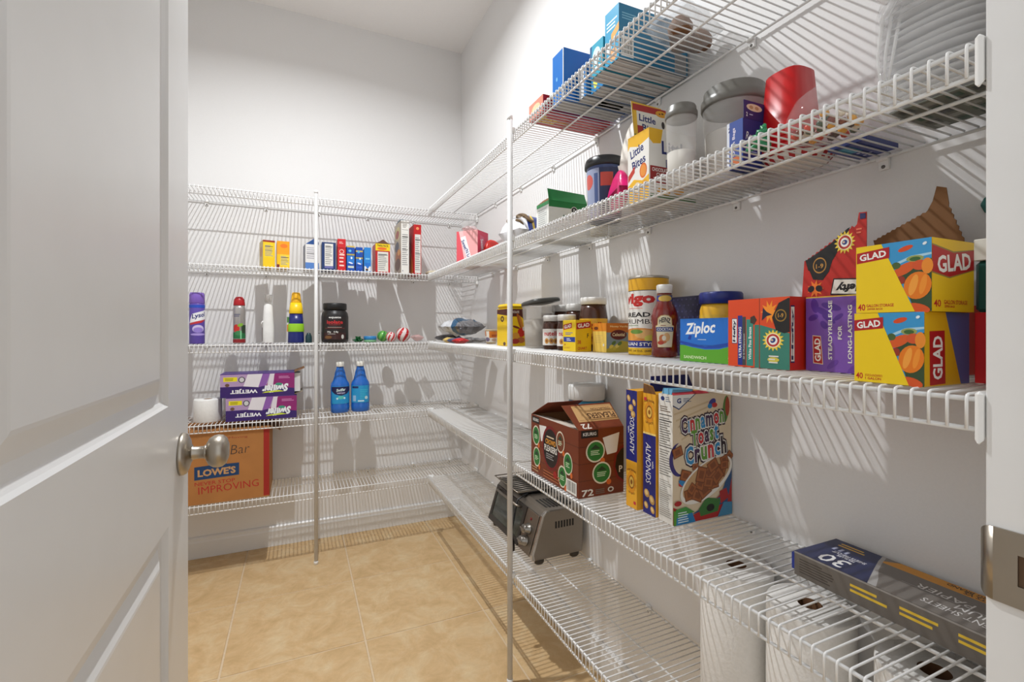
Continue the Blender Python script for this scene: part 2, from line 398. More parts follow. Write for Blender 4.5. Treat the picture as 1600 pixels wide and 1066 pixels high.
# ------------------------------------------------------------------ ceiling light (above the frame)
cl = empty('ceiling_light', 'round white downlight set into the ceiling', 'ceiling light', (LIGHT[0], LIGHT[1], ZC))
part('trim_ring', cl, lambda m: m.lathe([(.075, -.0005), (.075, -.006), (.05, -.010), (.045, -.004), (.045, -.0005)], PLAS, 32))
part('lens', cl, lambda m: m.lathe([(.044, -.0005), (.044, -.004), (0, -.004)], mat((245, 245, 240), .5), 28))
ld = bpy.data.lights.new('downlight_lamp', 'AREA'); ld.shape = 'DISK'; ld.size = LIGHT_D; ld.spread = math.radians(156); ld.energy = LIGHT_W; ld.color = (.965, .985, 1)
lo = bpy.data.objects.new('downlight_lamp', ld); COL.objects.link(lo); lo.parent = cl; lo.location = (0, 0, -.012)

# ------------------------------------------------------------------ wire shelving
ZS = [1.788, 1.438, 1.073, .712, .351]
SX, SYB = .634, 2.506; LIPH = .036; WR = .0016; PITCH = .0163
def ordinal(i): return ('topmost', 'second highest', 'middle', 'second lowest', 'lowest')[i]
def wire_path(back):   # from wall (0) out to the front (back) and down the lip, local
    return [(0, 0, 0), (-(back-.004), 0, 0), (-(back-.001), 0, -.0012), (-back, 0, -.005), (-back, 0, -LIPH)]
wm = MB(); wm.tube(wire_path(XR-.010-SX), WR, WIRE, 6); wo = wm.build('wire', None); WIREMESH = wo.data; bpy.data.objects.remove(wo)
def clip(m):
    m.box(-.006, 0, -.008, .008, -.018, .006, PLAS); m.tube([(-.008, -.009, .001), (-.008, .009, .001)], .005, PLAS, 8)
cm = MB(); clip(cm); co = cm.build('wall_clip', None, .001); CLIPMESH = co.data; bpy.data.objects.remove(co)
sm = MB(); sm.lathe([(.0032, 0), (.003, .001), (.0, .0016)], mat((120, 118, 114), .4, .8), 10); so = sm.build('screw', None); SCREWMESH = so.data; bpy.data.objects.remove(so)
for i, z in enumerate(ZS):
    e = empty('wire_shelf', 'white wire shelf along the right wall, %s of five' % ordinal(i), 'shelf', (XR, 0, z), 0, 'wire shelves on the right wall')
    y0, y1 = YF+.006, SYB-.006
    n = int((y1-y0-.01)/PITCH)
    for k in range(n+1):
        o = bpy.data.objects.new('wire', WIREMESH); COL.objects.link(o); o.parent = e; o.location = (-.010, y0+.008+k*PITCH, 0)
    w = XR-SX
    part('front_rail', e, lambda m: m.tube([(-w+.0045, y0, -.0050), (-w+.0045, y1, -.0050)], .0028, WIRE, 8))
    part('lip_rail', e, lambda m: m.tube([(-w+.0042, y0, -LIPH), (-w+.0042, y1, -LIPH)], .0027, WIRE, 8))
    part('middle_rail', e, lambda m: m.tube([(-w/2, y0, -.0042), (-w/2, y1, -.0042)], .0028, WIRE, 8))
    part('back_rail', e, lambda m: m.tube([(-.010, y0, -.0042), (-.010, y1, -.0042)], .0028, WIRE, 8))
    for y in (.48, .78, 1.08, 1.38, 1.68, 1.98, 2.28):
        o = bpy.data.objects.new('wall_clip', CLIPMESH); COL.objects.link(o); o.parent = e; o.location = (-.0005, y+.04*((i*7) % 3-1), -.006)
        q = bpy.data.objects.new('screw', SCREWMESH); COL.objects.link(q); q.parent = o; q.location = (-.006, 0, -.013); q.rotation_euler = (0, -PI/2, 0)
    # plastic end bracket at the front wall, corner clips at the far end
    part('end_bracket', e, lambda m: m.prism([(-w-.003, .004), (-w+.045, .004), (-w+.045, -.014), (-w+.012, -.040), (-w-.003, -.052)], 'y', YF+.0005, YF+.0075, PLAS), .003)
    part('corner_clip', e, lambda m: (m.box(-w+.002, -w+.030, SYB-.018, SYB+.008, .0022, .007, PLAS), m.box(-w+.010, -w+.022, SYB-.030, SYB-.018, -.004, .006, PLAS)), .001)
for i, z in enumerate(ZS):
    e = empty('wire_shelf', 'white wire shelf along the back wall, %s of five' % ordinal(i), 'shelf', (0, YB, z), 0, 'wire shelves on the back wall')
    d = YB-SYB; x0, x1 = XL+.004, XR-.004
    def wires(m):
        n = int((x1-x0-.012)/PITCH)
        for k in range(n+1):
            x = x0+.008+k*PITCH; m.tube([(x, -.010, 0), (x, -(d-.003), 0), (x, -d, -.004), (x, -d, -LIPH)], WR, WIRE, 5)
    o = part('deck_wires', e, wires); o['kind'] = 'stuff'
    part('front_rail', e, lambda m: m.tube([(x0, -d+.0045, -.0050), (x1, -d+.0045, -.0050)], .0028, WIRE, 8))
    part('lip_rail', e, lambda m: m.tube([(x0, -d+.0042, -LIPH), (x1, -d+.0042, -LIPH)], .0027, WIRE, 8))
    part('middle_rail', e, lambda m: m.tube([(x0, -d/2, -.0042), (x1, -d/2, -.0042)], .0028, WIRE, 8))
    part('back_rail', e, lambda m: m.tube([(x0, -.010, -.0042), (x1, -.010, -.0042)], .0028, WIRE, 8))
    for x in (-.72, -.42, -.155, .10, .36, .62, .84):
        o = bpy.data.objects.new('wall_clip', CLIPMESH); COL.objects.link(o); o.parent = e; o.location = (x, -.0005, -.006); o.rotation_euler = (0, 0, PI/2)
        q = bpy.data.objects.new('screw', SCREWMESH); COL.objects.link(q); q.parent = o; q.location = (-.006, 0, -.013); q.rotation_euler = (0, -PI/2, 0)
    part('end_bracket', e, lambda m: m.prism([(-d-.004, .010), (-d+.045, .010), (-d+.045, -.014), (-d+.020, -.045), (-d-.004, -.045)], 'x', XR-.012, XR-.0005, PLAS), .003)
    part('end_bracket', e, lambda m: m.prism([(-d-.004, .010), (-d+.045, .010), (-d+.045, -.014), (-d+.020, -.045), (-d-.004, -.045)], 'x', XL+.0005, XL+.012, PLAS), .003)
def pole(label, x, y, dx, dy, top):
    e = empty('support_pole', label, 'pole', (x, y, 0), 0, 'white shelf support poles')
    part('tube', e, lambda m: m.lathe([(.0088, .004), (.0088, top)], mat((208, 207, 205), .35, 0, .01), 16))
    part('cap', e, lambda m: m.lathe([(.0094, top-.012), (.0094, top+.001), (.006, top+.003)], PLAS, 16))
    part('foot', e, lambda m: m.lathe([(.0105, 0), (.0105, .012), (.0092, .016)], PLAS, 16))
    for z in ZS:
        part('shelf_clip', e, lambda m: (m.box(min(0, dx*.016), max(0, dx*.016)+.002, min(-.007, dy*.016), max(.007, dy*.016), z-.012, z+.004, PLAS)), .001)
pole('white round support pole standing in front of the right wall shelves', SX-.0125, 1.397, 1, 0, 1.828)
pole('white round support pole standing in front of the back wall shelves', .078, SYB-.0125, 0, 1, 1.815)
DECK = [z+WR+.0004 for z in ZS]

# ================================================================== things on the shelves
# ---- right wall, second lowest shelf
B = DECK[3]
WOOD = (112, 48, 22)
k = Carton('coffee_pod_box', 'open brown carton of coffee pods with green circles and raised flaps', .642, .780, 1.018, 1.284, B, .172, (118, 52, 26), top=False)
def pods(p, spots, rx, ry):
    for cx, cy, c in spots:
        p.ell(cx, cy, rx, ry, (226, 218, 196), 24); p.ell(cx, cy, rx*.86, ry*.86, c, 24)
        p.poly([(cx-rx*.55, cy+ry*.2), (cx, cy+ry*.62), (cx+rx*.55, cy+ry*.2)], (30, 60, 40))
        p.fine(cx-rx*.5, cy-ry*.35, cx+rx*.5, cy+ry*.12, 3, (205, 225, 190)); p.ell(cx+rx*.75, cy-ry*.9, rx*.26, ry*.26, (214, 104, 40), 12)
def planks(p, n=4):
    for i in range(1, n): p.rect(0, i/n-.004, 1, i/n+.004, (74, 28, 12))
    for i in range(14):
        x = random.random(); y = random.random()*.9; p.rect(x, y, x+.006, y+random.uniform(.05, .2), (128, 60, 30)) if x < .98 else None
p = k.face('left'); planks(p)
p.rect(.03, .87, .20, .98, (28, 24, 24)).text('KEURIG', .115, .925, .13, .05, (235, 235, 230))
p.poly([(.20, .86), (.36, .88), (.33, .62), (.24, .60)], (232, 230, 226))
p.ell(.455, .55, .185, .36, (120, 22, 24), 28).ell(.455, .55, .16, .31, (26, 20, 20), 28)
p.fine(.37, .70, .54, .75, 1, (220, 200, 170)).text('CROWD', .455, .645, .22, .085, (236, 160, 50)).text('PLEASERS', .455, .535, .27, .10, (240, 236, 228)).fine(.36, .36, .55, .46, 3, (150, 150, 150))
G = (40, 120, 52)
pods(p, [(.125, .66, G), (.14, .30, G), (.66, .72, (120, 62, 36)), (.81, .44, G), (.70, .20, G)], .085, .17)
p.fine(.03, .04, .20, .13, 2, (190, 150, 110)).fine(.30, .03, .72, .17, 3, (170, 96, 60)).ell(.555, .16, .04, .06, (160, 26, 24), 14)
p.barcode(.78, .02, .97, .22).done('side_print', k.e)
p = k.face('front'); planks(p)
p.rect(.05, .88, .42, .99, (24, 22, 22)).text('KEURIG', .235, .935, .29, .05, (232, 232, 228))
p.poly([(.52, .86), (.9, .92), (.84, .62), (.62, .60)], (232, 230, 226))
p.poly([(1, .14), (.84, .22), (.76, .40), (.80, .60), (.92, .70), (1, .72)], (126, 24, 26)).poly([(1, .18), (.88, .25), (.80, .40), (.84, .57), (.94, .66), (1, .68)], (28, 20, 20)).text('P', .93, .36, .08, .10, (240, 236, 228))
pods(p, [(.36, .67, G), (.50, .34, G)], .21, .165)
p.text('72', .19, .07, .26, .10, (240, 236, 226)).fine(.36, .03, .62, .11, 3, (120, 110, 100)).ell(.70, .075, .07, .04, (220, 220, 215), 10).ell(.70, .075, .04, .022, (90, 40, 20), 10).done('front_print', k.e)
w, d, h = k.w/2, k.d/2, k.h
WD = mat((120, 54, 28), .5, 0, .12, 60)
fl = k.flap('front_flap', [(-w, -d, h), (w, -d, h), (w+.004, -d+.066, h+.054), (-w-.012, -d+.066, h+.054)], WD, CARD)
fp = Print(plane_map((-w, -d, h), (1, 0, 0), (0, .066, .054)), .138, .084)
fp.rect(.10, .30, 1.0, .95, (206, 164, 110)).rect(.13, .36, 1.0, .37, (120, 74, 40)).rect(.13, .90, 1.0, .91, (120, 74, 40)).text('PLEASERS', .66, .52, .62, .22, (70, 40, 22), rot=180).text('COLLECTION', .72, .78, .44, .10, (90, 54, 30), rot=180).text('72', .20, .13, .20, .20, (240, 236, 226), rot=180).done('printed_panel', fl)
k.flap('back_flap', [(w, d, h), (-w, d, h), (-w+.01, d-.085, h+.045), (w-.01, d-.085, h+.045)], CARD, WD)
k.flap('side_flap', [(-w+.002, d-.004, h), (-w+.002, -d+.004, h), (-w+.060, -d+.012, h-.012), (-w+.060, d-.012, h-.012)], mat((206, 196, 184), .7), CARD)
part('pod_tray', k.e, lambda m: m.box(-w+.004, w-.004, -d+.004, d-.004, .002, h-.03, mat((196, 190, 182), .6)))

def sunflower(p, cx, cy, rx, ry):
    p.ell(cx, cy, rx*1.25, ry*1.25, (240, 190, 60), 28, star=.25).ell(cx, cy, rx, ry, (226, 150, 30), 24).ell(cx, cy, rx*.62, ry*.62, (150, 92, 26), 20).ell(cx, cy, rx*.48, ry*.48, (238, 196, 90), 20).ell(cx, cy, rx*.22, ry*.22, (150, 92, 26), 12)
def almond(p, cx, cy, rx, ry, rot=.5): p.ell(cx, cy, rx, ry, (206, 160, 84), 14, rot=rot).ell(cx-.02, cy+.004, rx*.55, ry*.6, (236, 206, 140), 12, rot=rot)
YEL = (236, 172, 40)
c1 = Carton('cereal_box', 'yellow almond cereal box next to the coffee carton, blue spine lettering reading upward', .727, .912, .898, .938, B, .281, YEL)
p = c1.face('left'); p.rect(0, .40, 1, 1, (24, 30, 120)); sunflower(p, .5, .22, .42, .095)
p.text('ALMONDS', .55, .62, .31, .40, (240, 240, 240), rot=90, shear=.15).text('with', .22, .66, .06, .14, (230, 230, 240), rot=90)
for a in ((.25, .93, .16, .03), (.75, .90, .14, .03), (.45, .85, .22, .03), (.65, .80, .2, .03)): almond(p, *a)
p.text('HONEY BUNCHES', .5, .312, .8, .018, (140, 70, 20), arc=.6).text('OF OATS', .5, .135, .6, .018, (140, 70, 20), arc=-.6).rect(.7, .04, .9, .065, (200, 40, 60)).done('side_print', c1.e)
p = c1.face('front'); p.rect(0, 0, 1, 1, (234, 176, 50)).done('front_print', c1.e)
c2 = Carton('cereal_box', 'opened yellow almond cereal box with spine lettering reading downward, flap up', .737, .914, .845, .888, B, .279, YEL)
p = c2.face('left'); p.rect(0, 0, 1, .66, (24, 30, 120)).rect(0, .66, 1, .675, (250, 220, 130)); sunflower(p, .5, .845, .40, .09)
p.text('ALMONDS', .42, .42, .33, .40, (240, 240, 240), rot=-90, shear=.15).text('with', .78, .42, .06, .14, (230, 230, 240), rot=-90)
for a in ((.3, .17, .2, .035), (.7, .13, .2, .04), (.25, .07, .15, .03), (.75, .05, .15, .03)): almond(p, *a)
p.text('HONEY BUNCHES', .5, .93, .8, .018, (140, 70, 20), arc=.6).text('OF OATS', .5, .765, .6, .018, (140, 70, 20), arc=-.6).rect(.08, .94, .3, .965, (200, 40, 60)).done('side_print', c2.e)
w, d, h = c2.w/2, c2.d/2, c2.h; BLU = mat((26, 34, 110), .4)
c2.flap('top_flap', [(-w+.02, d, h), (w-.02, d, h), (w-.03, d+.008, h+.036), (-w+.03, d+.008, h+.036)], BLU, BLU)
c2.flap('end_flap', [(-w, d, h), (-w, -d, h), (-w-.004, -d+.006, h+.018), (-w-.004, d-.006, h+.022)], CARD, mat(YEL, .45))

c = Carton('cereal_box', 'cinnamon toast cereal box with multicoloured lettering standing on the wire shelf', .741, .916, .796, .840, B, .283, (226, 208, 178))
p = c.face('front')
p.poly([(0, 1), (.38, 1), (.10, .89), (0, .92)], (236, 236, 232)).poly([(.38, 1), (.36, 1), (.10, .895), (0, .925), (0, .915), (.10, .885)], (30, 60, 110)).text('G', .10, .955, .07, .04, (24, 50, 120), bold=.04).fine(.17, .94, .30, .975, 3, (90, 110, 140))
for i in range(5): p.poly([(.02+.03*i, .86-.05*i), (.6, .94-.04*i), (.6, .925-.04*i), (.02+.03*i, .845-.05*i)], (210, 188, 150))
p.ell(.66, .92, .07, .03, (60, 60, 140), 14, rot=.6).ell(.70, .90, .05, .02, (190, 40, 40), 12).ell(.62, .895, .04, .02, (40, 130, 190), 12)
p.ell(.90, .86, .055, .11, (86, 130, 56), 18, rot=-.1).ell(.93, .88, .04, .08, (170, 70, 40), 14)
# lettering with dark and light outlines
CC = {'r': (200, 40, 46), 'b': (50, 140, 196), 'g': (96, 150, 50), 'p': (66, 36, 74), 'k': (44, 24, 36)}
def word(p, s, cols, x0, x1, y, hh, tilt):
    n = len(s); ws = [text_mesh(ch, .03)[2]*(1 if ch.isupper() or ch in 'lthd' else .78) for ch in s]; T = sum(ws)+.12*(n-1); x = x0
    L = []
    for ch, ww, q in zip(s, ws, cols):
        cw = (x1-x0)*ww/T; up = ch.isupper() or ch in 'thl'; H2 = hh*(1 if up else .74)
        L.append((ch, x+cw/2, y+tilt*(x+cw/2-.5)+H2/2, cw, H2, q)); x += cw+(x1-x0)*.12/T
    return L
p.ell(.10, .50, .16, .13, (60, 50, 120), 22).ell(.16, .51, .16, .13, (222, 204, 174), 22)
LL = word(p, 'Cinnamon', 'pbrgbprg', .13, .86, .725, .125, .09)+word(p, 'Toast', 'grpgb', .30, .76, .605, .125, .09)+word(p, 'Crunch', 'bpgrbk', .20, .90, .47, .145, .09)
for o_, c_ in ((.14, (52, 28, 44)), (.075, (238, 236, 232))):
    for ch, cx, cy, cw, hh, q in LL: p.text(ch, cx, cy, cw, hh, c_, bold=o_, rot=4)
for ch, cx, cy, cw, hh, q in LL: p.text(ch, cx, cy, cw, hh, CC[q], bold=.03, rot=4)
def toast(p, cx, cy, s, r):
    for q, c_ in ((1, (112, 60, 30)), (.86, (158, 92, 48)), (.5, (126, 70, 36))):
        a = [(-s*q, -s*q*.8), (s*q, -s*q*.8), (s*q, s*q*.8), (-s*q, s*q*.8)]
        p.poly([(cx+(x*math.cos(r)-y*math.sin(r)), cy+(x*math.sin(r)+y*math.cos(r))*.62) for x, y in a], c_)
p.ell(.22, .33, .14, .035, (190, 44, 40), 18, rot=.3).ell(.20, .31, .12, .03, (52, 130, 186), 18, rot=-.4).ell(.36, .37, .10, .02, (84, 140, 60), 14, rot=.5).ell(.55, .44, .10, .02, (186, 40, 44), 14, rot=.5)
toast(p, .07, .56, .08, .3); toast(p, .20, .37, .085, -.3); toast(p, .36, .43, .05, .1); toast(p, .95, .47, .07, .8)
p.poly([(0, 0), (1, 0), (1, .38), (.86, .20), (.60, .10), (.3, .05), (0, .14)], (178, 38, 40))
p.poly([(.30, .06), (.92, .10), (1, .30), (1, .42), (.80, .16)], (46, 84, 130)).poly([(.45, .03), (.75, .045), (.80, .14), (.55, .17), (.42, .09)], (60, 120, 56)).poly([(.8, .10), (.95, .14), (.9, .22), (.78, .2)], (170, 36, 40)).ell(.62, .085, .07, .03, (24, 30, 24), 12)
p.ell(.56, .315, .48, .14, (236, 232, 224), 36, rot=.42).ell(.56, .325, .44, .118, (196, 160, 116), 32, rot=.42)
random.seed(3)
for cx, cy, s, r in ((.27, .22, .09, .2), (.40, .20, .09, -.4), (.52, .23, .1, .5), (.66, .28, .1, .1), (.80, .37, .09, -.3), (.74, .33, .1, .7), (.45, .30, .1, 1.1), (.60, .37, .1, .6), (.86, .45, .07, .3), (.66, .42, .09, .5), (.46, .36, .10, 1.3), (.30, .26, .07, .9), (.58, .29, .08, -.2), (.86, .41, .07, 0)): toast(p, cx, cy, s, r)
p.poly([(0, 0), (.06, .0), (.04, .10), (0, .12)], (90, 150, 50)).poly([(.04, 0), (.36, 0), (.30, .08), (.05, .06)], (40, 130, 190)).poly([(.03, .055), (.34, .08), (.20, .13), (.03, .12)], (70, 150, 70)).fine(.07, .01, .27, .10, 5, (220, 236, 240)).poly([(.74, .0), (1, 0), (1, .10), (.85, .11)], (70, 140, 180)).ell(.07, .165, .06, .02, (170, 34, 38), 10).done('front_print', c.e)
p = c.face('left'); p.rect(0, 0, 1, 1, (232, 230, 224)).ell(.3, .965, .14, .018, (24, 50, 120), 12).fine(.5, .94, .9, .985, 3, (120, 130, 150)).fine(.12, .86, .85, .91, 3, (110, 90, 70))
p.rect(.06, .835, .94, .842, (40, 40, 40)).fine(.08, .60, .92, .82, 12, (120, 118, 114)).rect(.06, .585, .94, .592, (40, 40, 40)).rect(.06, .79, .94, .797, (40, 40, 40)).fine(.08, .36, .92, .57, 11, (140, 138, 134)).fine(.08, .04, .92, .33, 18, (170, 168, 164)).done('side_print', c.e)
p = c.face('top'); p.rect(.05, .2, .95, .9, (150, 170, 190)).done('top_print', c.e)
part('liner_bag', c.e, lambda m: m.prism([(-.03, c.h), (-.084, c.h), (-.080, c.h+.012), (-.02, c.h+.009)], 'y', -.014, .016, mat((96, 160, 196), .4)))
c.flap('top_flap', [(-.087, -.022, c.h), (.02, -.022, c.h), (.01, -.012, c.h+.006), (-.08, -.012, c.h+.006)], mat((190, 60, 70), .5))

j = empty('plastic_jar', 'teal plastic jar with white screw lid behind the coffee carton', 'jar', (.858, 1.315, B))
part('body', j, lambda m: m.lathe([(.056, 0), (.060, .006), (.060, .17), (.058, .19), (.055, .2)], mat((50, 138, 176), .3), 28))
part('lid', j, lambda m: m.lathe([(.059, .20), (.061, .204), (.061, .242), (.058, .249), (0, .249)], mat((226, 226, 224), .4), 32))
p = Print(cyl_map(lambda z: .0602, .03, .16, face=-2.2), .16, .13, True); p.rect(0, 0, 1, 1, (60, 150, 190)).rect(0, .9, 1, .94, (30, 110, 150)).done('label', j)

pb = Carton('parchment_paper_box', 'long flat grey, navy and gold parchment paper box beside the door jamb', .790, .905, .248, .553, B, .040, (112, 106, 100))
p = pb.face('top')     # x across (0 = room side), y along (1 = far end)
NV = (36, 44, 84)
p.rect(0, 0, 1, 1, (118, 112, 106)).poly([(.80, 0), (1, 0), (1, .66), (.80, .74)], (214, 148, 40))
p.poly([(0, .58), (.25, .62), (.5, .67), (.8, .71), (1, .73), (1, 1), (0, 1)], (170, 168, 166)).poly([(0, .62), (.25, .655), (.5, .69), (.8, .73), (1, .75), (1, 1), (0, 1)], NV)
p.text('30', .22, .835, .135, .30, (238, 238, 238), rot=90, bold=.01)
p.text('SHEETS PRE-CUT', .52, .82, .17, .07, (225, 225, 230), rot=90).text('FEUILLES', .44, .82, .09, .06, (225, 225, 230), rot=90).fine(.58, .84, .70, .94, 3, (170, 175, 200))
p.rect(.78, .80, .815, .94, (226, 180, 60)).rect(.86, .82, .895, .94, (226, 180, 60))
p.text('SHEETS VS.', .865, .30, .16, .075, (60, 40, 16), rot=90).text('LEADING BRAND', .935, .33, .24, .075, (60, 40, 16), rot=90)
p.text('PREMIUM', .40, .20, .26, .14, (214, 212, 210), rot=90, bold=0).text('PARCHMENT SHEETS', .22, .22, .42, .12, (226, 224, 222), rot=90, bold=0).text('PAPIER', .55, .40, .22, .13, (226, 224, 222), rot=90, bold=0).rect(.47, .08, .48, .56, (180, 178, 176)).done('top_print', pb.e)
p = pb.face('left'); p.rect(0, 0, 1, 1, (106, 100, 94)).rect(0, .93, 1, 1, (150, 146, 142)).fine(.03, .15, .22, .8, 6, (70, 64, 60))
for x in (.30, .52, .74): p.fine(x, .34, x+.18, .74, 2, (226, 190, 60), .5)
p.done('side_print', pb.e)
part('end_tab', pb.e, lambda m: m.box(-.057, -.020, .1528, .158, .008, .036, mat((30, 52, 140), .4)))
p = pb.face('back'); p.rect(0, 0, 1, 1, (120, 114, 108)).done('end_print', pb.e)

# ---- right wall, lowest shelf: toaster oven and paper towels
B = DECK[4]
t = empty('toaster_oven', 'brushed steel toaster oven with glass door and two knobs', 'toaster oven', (.80, 1.59, B)); t.scale = (1, 1, .86)
# local: -x front, y from -.195 (near) to .195
PR = [(-.085, .022), (.100, .022), (.104, .19), (.096, .204), (-.030, .208), (-.046, .204), (-.060, .188), (-.098, .05), (-.097, .03)]
DK = mat((62, 58, 54), .45, .3)
part('housing', t, lambda m: m.prism(PR, 'y', -.190, .195, STEEL), .004)
part('end_trim', t, lambda m: m.prism([(-.086, .023), (-.1005, .030), (-.1005, .05), (-.061, .192), (-.047, .2075), (-.040, .208), (-.052, .19), (-.09, .05)], 'y', -.1935, -.181, metal_mat('bright_steel', (205, 202, 198), .22, (1, 1, 10))), .0015)
fx, fz = (-.060+.098), (.188-.05); FL = math.hypot(fx, fz)
fm = plane_map((-.098, .195, .05), (0, -1, 0), (fx, 0, fz))      # x runs towards the near end, y up the slope
def slab(m, x0, x1, y0, y1, l0, l1, M):
    v = [fm(x, y, l) for l in (l0, l1) for y in (y0, y1) for x in (x0, x1)]
    m.add(v, [(0, 2, 3, 1), (4, 5, 7, 6), (0, 1, 5, 4), (2, 6, 7, 3), (0, 4, 6, 2), (1, 3, 7, 5)], M)
dr = part('door', t, lambda m: [slab(m, *a, .0005, .006, DK) for a in ((.012, .285, -.012, .012), (.012, .285, .118, .142), (.012, .030, .012, .118), (.267, .285, .012, .118))])
gm = bpy.data.materials.new('oven_glass'); gm.use_nodes = True; q_ = gm.node_tree.nodes['Principled BSDF']; q_.inputs['Base Color'].default_value = (*lin((52, 58, 52)), 1); q_.inputs['Roughness'].default_value = .08
nzg = gm.node_tree.nodes.new('ShaderNodeTexNoise'); nzg.inputs['Scale'].default_value = 6; gm.node_tree.links.new(nzg.outputs['Fac'], q_.inputs['Coat Weight'])
part('glass', dr, lambda m: slab(m, .030, .267, .012, .118, .001, .004, gm))
part('handle', dr, lambda m: [m.tube([fm(.05, .128, .006), fm(.055, .130, .022), fm(.24, .130, .022), fm(.245, .128, .006)], .005, STEEL, 8)])
part('control_panel', t, lambda m: slab(m, .287, .372, -.012, .142, .0005, .004, STEEL), .001)
for y in (.030, .075):
    kb = part('knob', t, lambda m: m.lathe([(.021, 0), (.021, .004), (.0175, .006), (.016, .021), (.0145, .023), (0, .023)], mat((150, 146, 140), .3, .9), 24))
    kb.location = fm(.328, y, .004); kb.rotation_euler = (0, -math.atan2(fz, fx), 0)
    part('grip', kb, lambda m: m.box(-.003, .003, -.015, .015, .023, .027, mat((170, 166, 160), .3, .9)))
il = part('indicator_light', t, lambda m: m.lathe([(.006, 0), (.005, .002), (0, .0025)], mat((120, 16, 16), .3), 14)); il.location = fm(.328, .113, .004); il.rotation_euler = (0, -math.atan2(fz, fx), 0)
part('side_vents', t, lambda m: [m.box(-.010+i*.011, -.004+i*.011, -.1906, -.1895, .135, .162, mat((30, 28, 26), .7)) for i in range(7)])
for x, y in ((-.062, -.172), (.075, -.172), (-.070, .175), (.075, .175)):
    part('foot', t, lambda m: m.lathe([(.010, 0), (.014, .004), (.017, .026)], mat((66, 60, 52), .6), 12, x, y, 1.2, .8))
part('top_vents', t, lambda m: [m.box(-.03+i*.014, -.022+i*.014, -.16, -.08, .2075, .2085, mat((40, 38, 36), .7)) for i in range(8)])
tr = empty('baking_tray', 'dark wire tray lying on top of the toaster oven', 'tray', (.81, 1.66, B+.184))
part('pan', tr, lambda m: m.box(-.075, .08, -.09, .11, 0, .004, mat((44, 42, 40), .4, .6)), .001)
part('rack', tr, lambda m: [m.tube([(-.085+i*.0001, -.10, .012), (-.085, .12, .012), (.09, .12, .012), (.09, -.10, .012)], .0022, STEEL, 6, closed=True) for i in (0,)]+[m.tube([(-.085, -.08+.02*i, .0095), (.09, -.08+.02*i, .0095)], .0013, STEEL, 5) for i in range(10)]+[m.tube([(x_, y_, .0042), (x_, y_, .011)], .002, STEEL, 5) for x_ in (-.07, .075) for y_ in (-.08, .10)])
cb = part('power_cord', t, lambda m: m.tube([(-.03, -.02, .2125), (-.052, -.03, .213), (-.078, -.035, .20), (-.092, -.045, .165), (-.104, -.055, .12), (-.113, -.06, .085), (-.114, -.064, .055)], .0032, BLACK, 8))
part('plug', cb, lambda m: (m.lathe([(.004, .066), (.006, .058), (.011, .040), (.012, .016), (.010, .008), (.0, .008)], BLACK, 12, -.114, -.064, 1, .7), [m.box(-.1145, -.1135, -.064+a-.002, -.064+a+.002, .001, .008, STEEL) for a in (-.005, .005)]))
PT = mat((234, 232, 228), .9, 0, .03, 160, .5, name='paper_towel')
for i, (y, lab) in enumerate(((.722, 'white paper towel roll farthest from the door jamb, under the shelf'), (.563, 'white paper towel roll, middle one of the three under the shelf'), (.378, 'white paper towel roll nearest to the door jamb, under the parchment box'))):
    e = empty('paper_towel_roll', lab, 'paper towel', (.846, y, B), i*1.3, 'paper towel rolls on the lowest shelf')
    part('paper', e, lambda m: m.lathe([(.020, .2903), (.020, .0), (.069, 0), (.0705, .003), (.0705, .288), (.069, .2905), (.020, .2903)], PT, 40, caps=False))
    part('core', e, lambda m: m.lathe([(.0195, .001), (.0199, .2895), (.0185, .2895), (.0185, .001)], mat((96, 64, 38), .9), 24, caps=False))

# ---- right wall, middle shelf
B = DECK[2]
YG = (242, 206, 20); RD = (190, 24, 30)
def glad_logo(p, cx, cy, w, h, rot=0, tilt=.12):
    s_ = [(cx-w/2, cy-h/2-tilt*h), (cx+w/2, cy-h/2+tilt*h), (cx+w/2, cy+h/2+tilt*h), (cx-w/2, cy+h/2-tilt*h)]
    if rot: s_ = [(cx-w/2, cy-h/2), (cx+w/2, cy-h/2+.01), (cx+w/2-.02, cy+h/2), (cx-w/2-.01, cy+h/2-.01)]
    p.poly(s_, (176, 24, 30))
    if rot: p.text('GLAD', cx, cy, h*.80, w*.62, (245, 245, 240), rot=90, bold=.03)
    else: p.text('GLAD', cx, cy, w*.82, h*.62, (245, 245, 240), rot=math.degrees(math.atan(2*tilt*h*p.h/(w*p.w))), bold=.03)
def peppers(p):
    p.poly([(.36, 1), (1, 1), (1, 0), (.80, 0)], (56, 150, 206)).poly([(.58, .62), (1, .72), (1, 0), (.80, 0)], (52, 74, 44))
    p.poly([(.50, .68), (.75, .78), (1, .80), (1, .77), (.75, .74), (.52, .65)], (170, 210, 230)).ell(.80, .735, .11, .045, (150, 160, 90), 16).ell(.80, .73, .07, .03, (60, 100, 50), 14)
    p.ell(.68, .89, .10, .035, (214, 76, 30), 14, rot=.3).ell(.66, .60, .17, .07, (216, 90, 34), 16, rot=.5).ell(.56, .66, .06, .05, (70, 96, 50), 12).ell(.86, .64, .1, .07, (210, 84, 40), 14).ell(.95, .62, .07, .11, (232, 140, 44), 14)
    p.ell(.62, .45, .06, .06, (150, 50, 30), 12).ell(.83, .36, .17, .19, (228, 122, 24), 22, rot=-.2).ell(.78, .37, .05, .15, (242, 160, 60), 14, rot=-.25).ell(.90, .37, .04, .14, (238, 146, 44), 12, rot=-.2).ell(.84, .05, .15, .06, (214, 84, 30), 16, rot=-.3)
    p.poly([(.0, 0), (.0, 1), (.36, 1), (.80, 0)], YG); p.ell(.92, .93, .03, .02, (230, 240, 245), 8, rot=.6)
gx0, gx1 = .648, .746
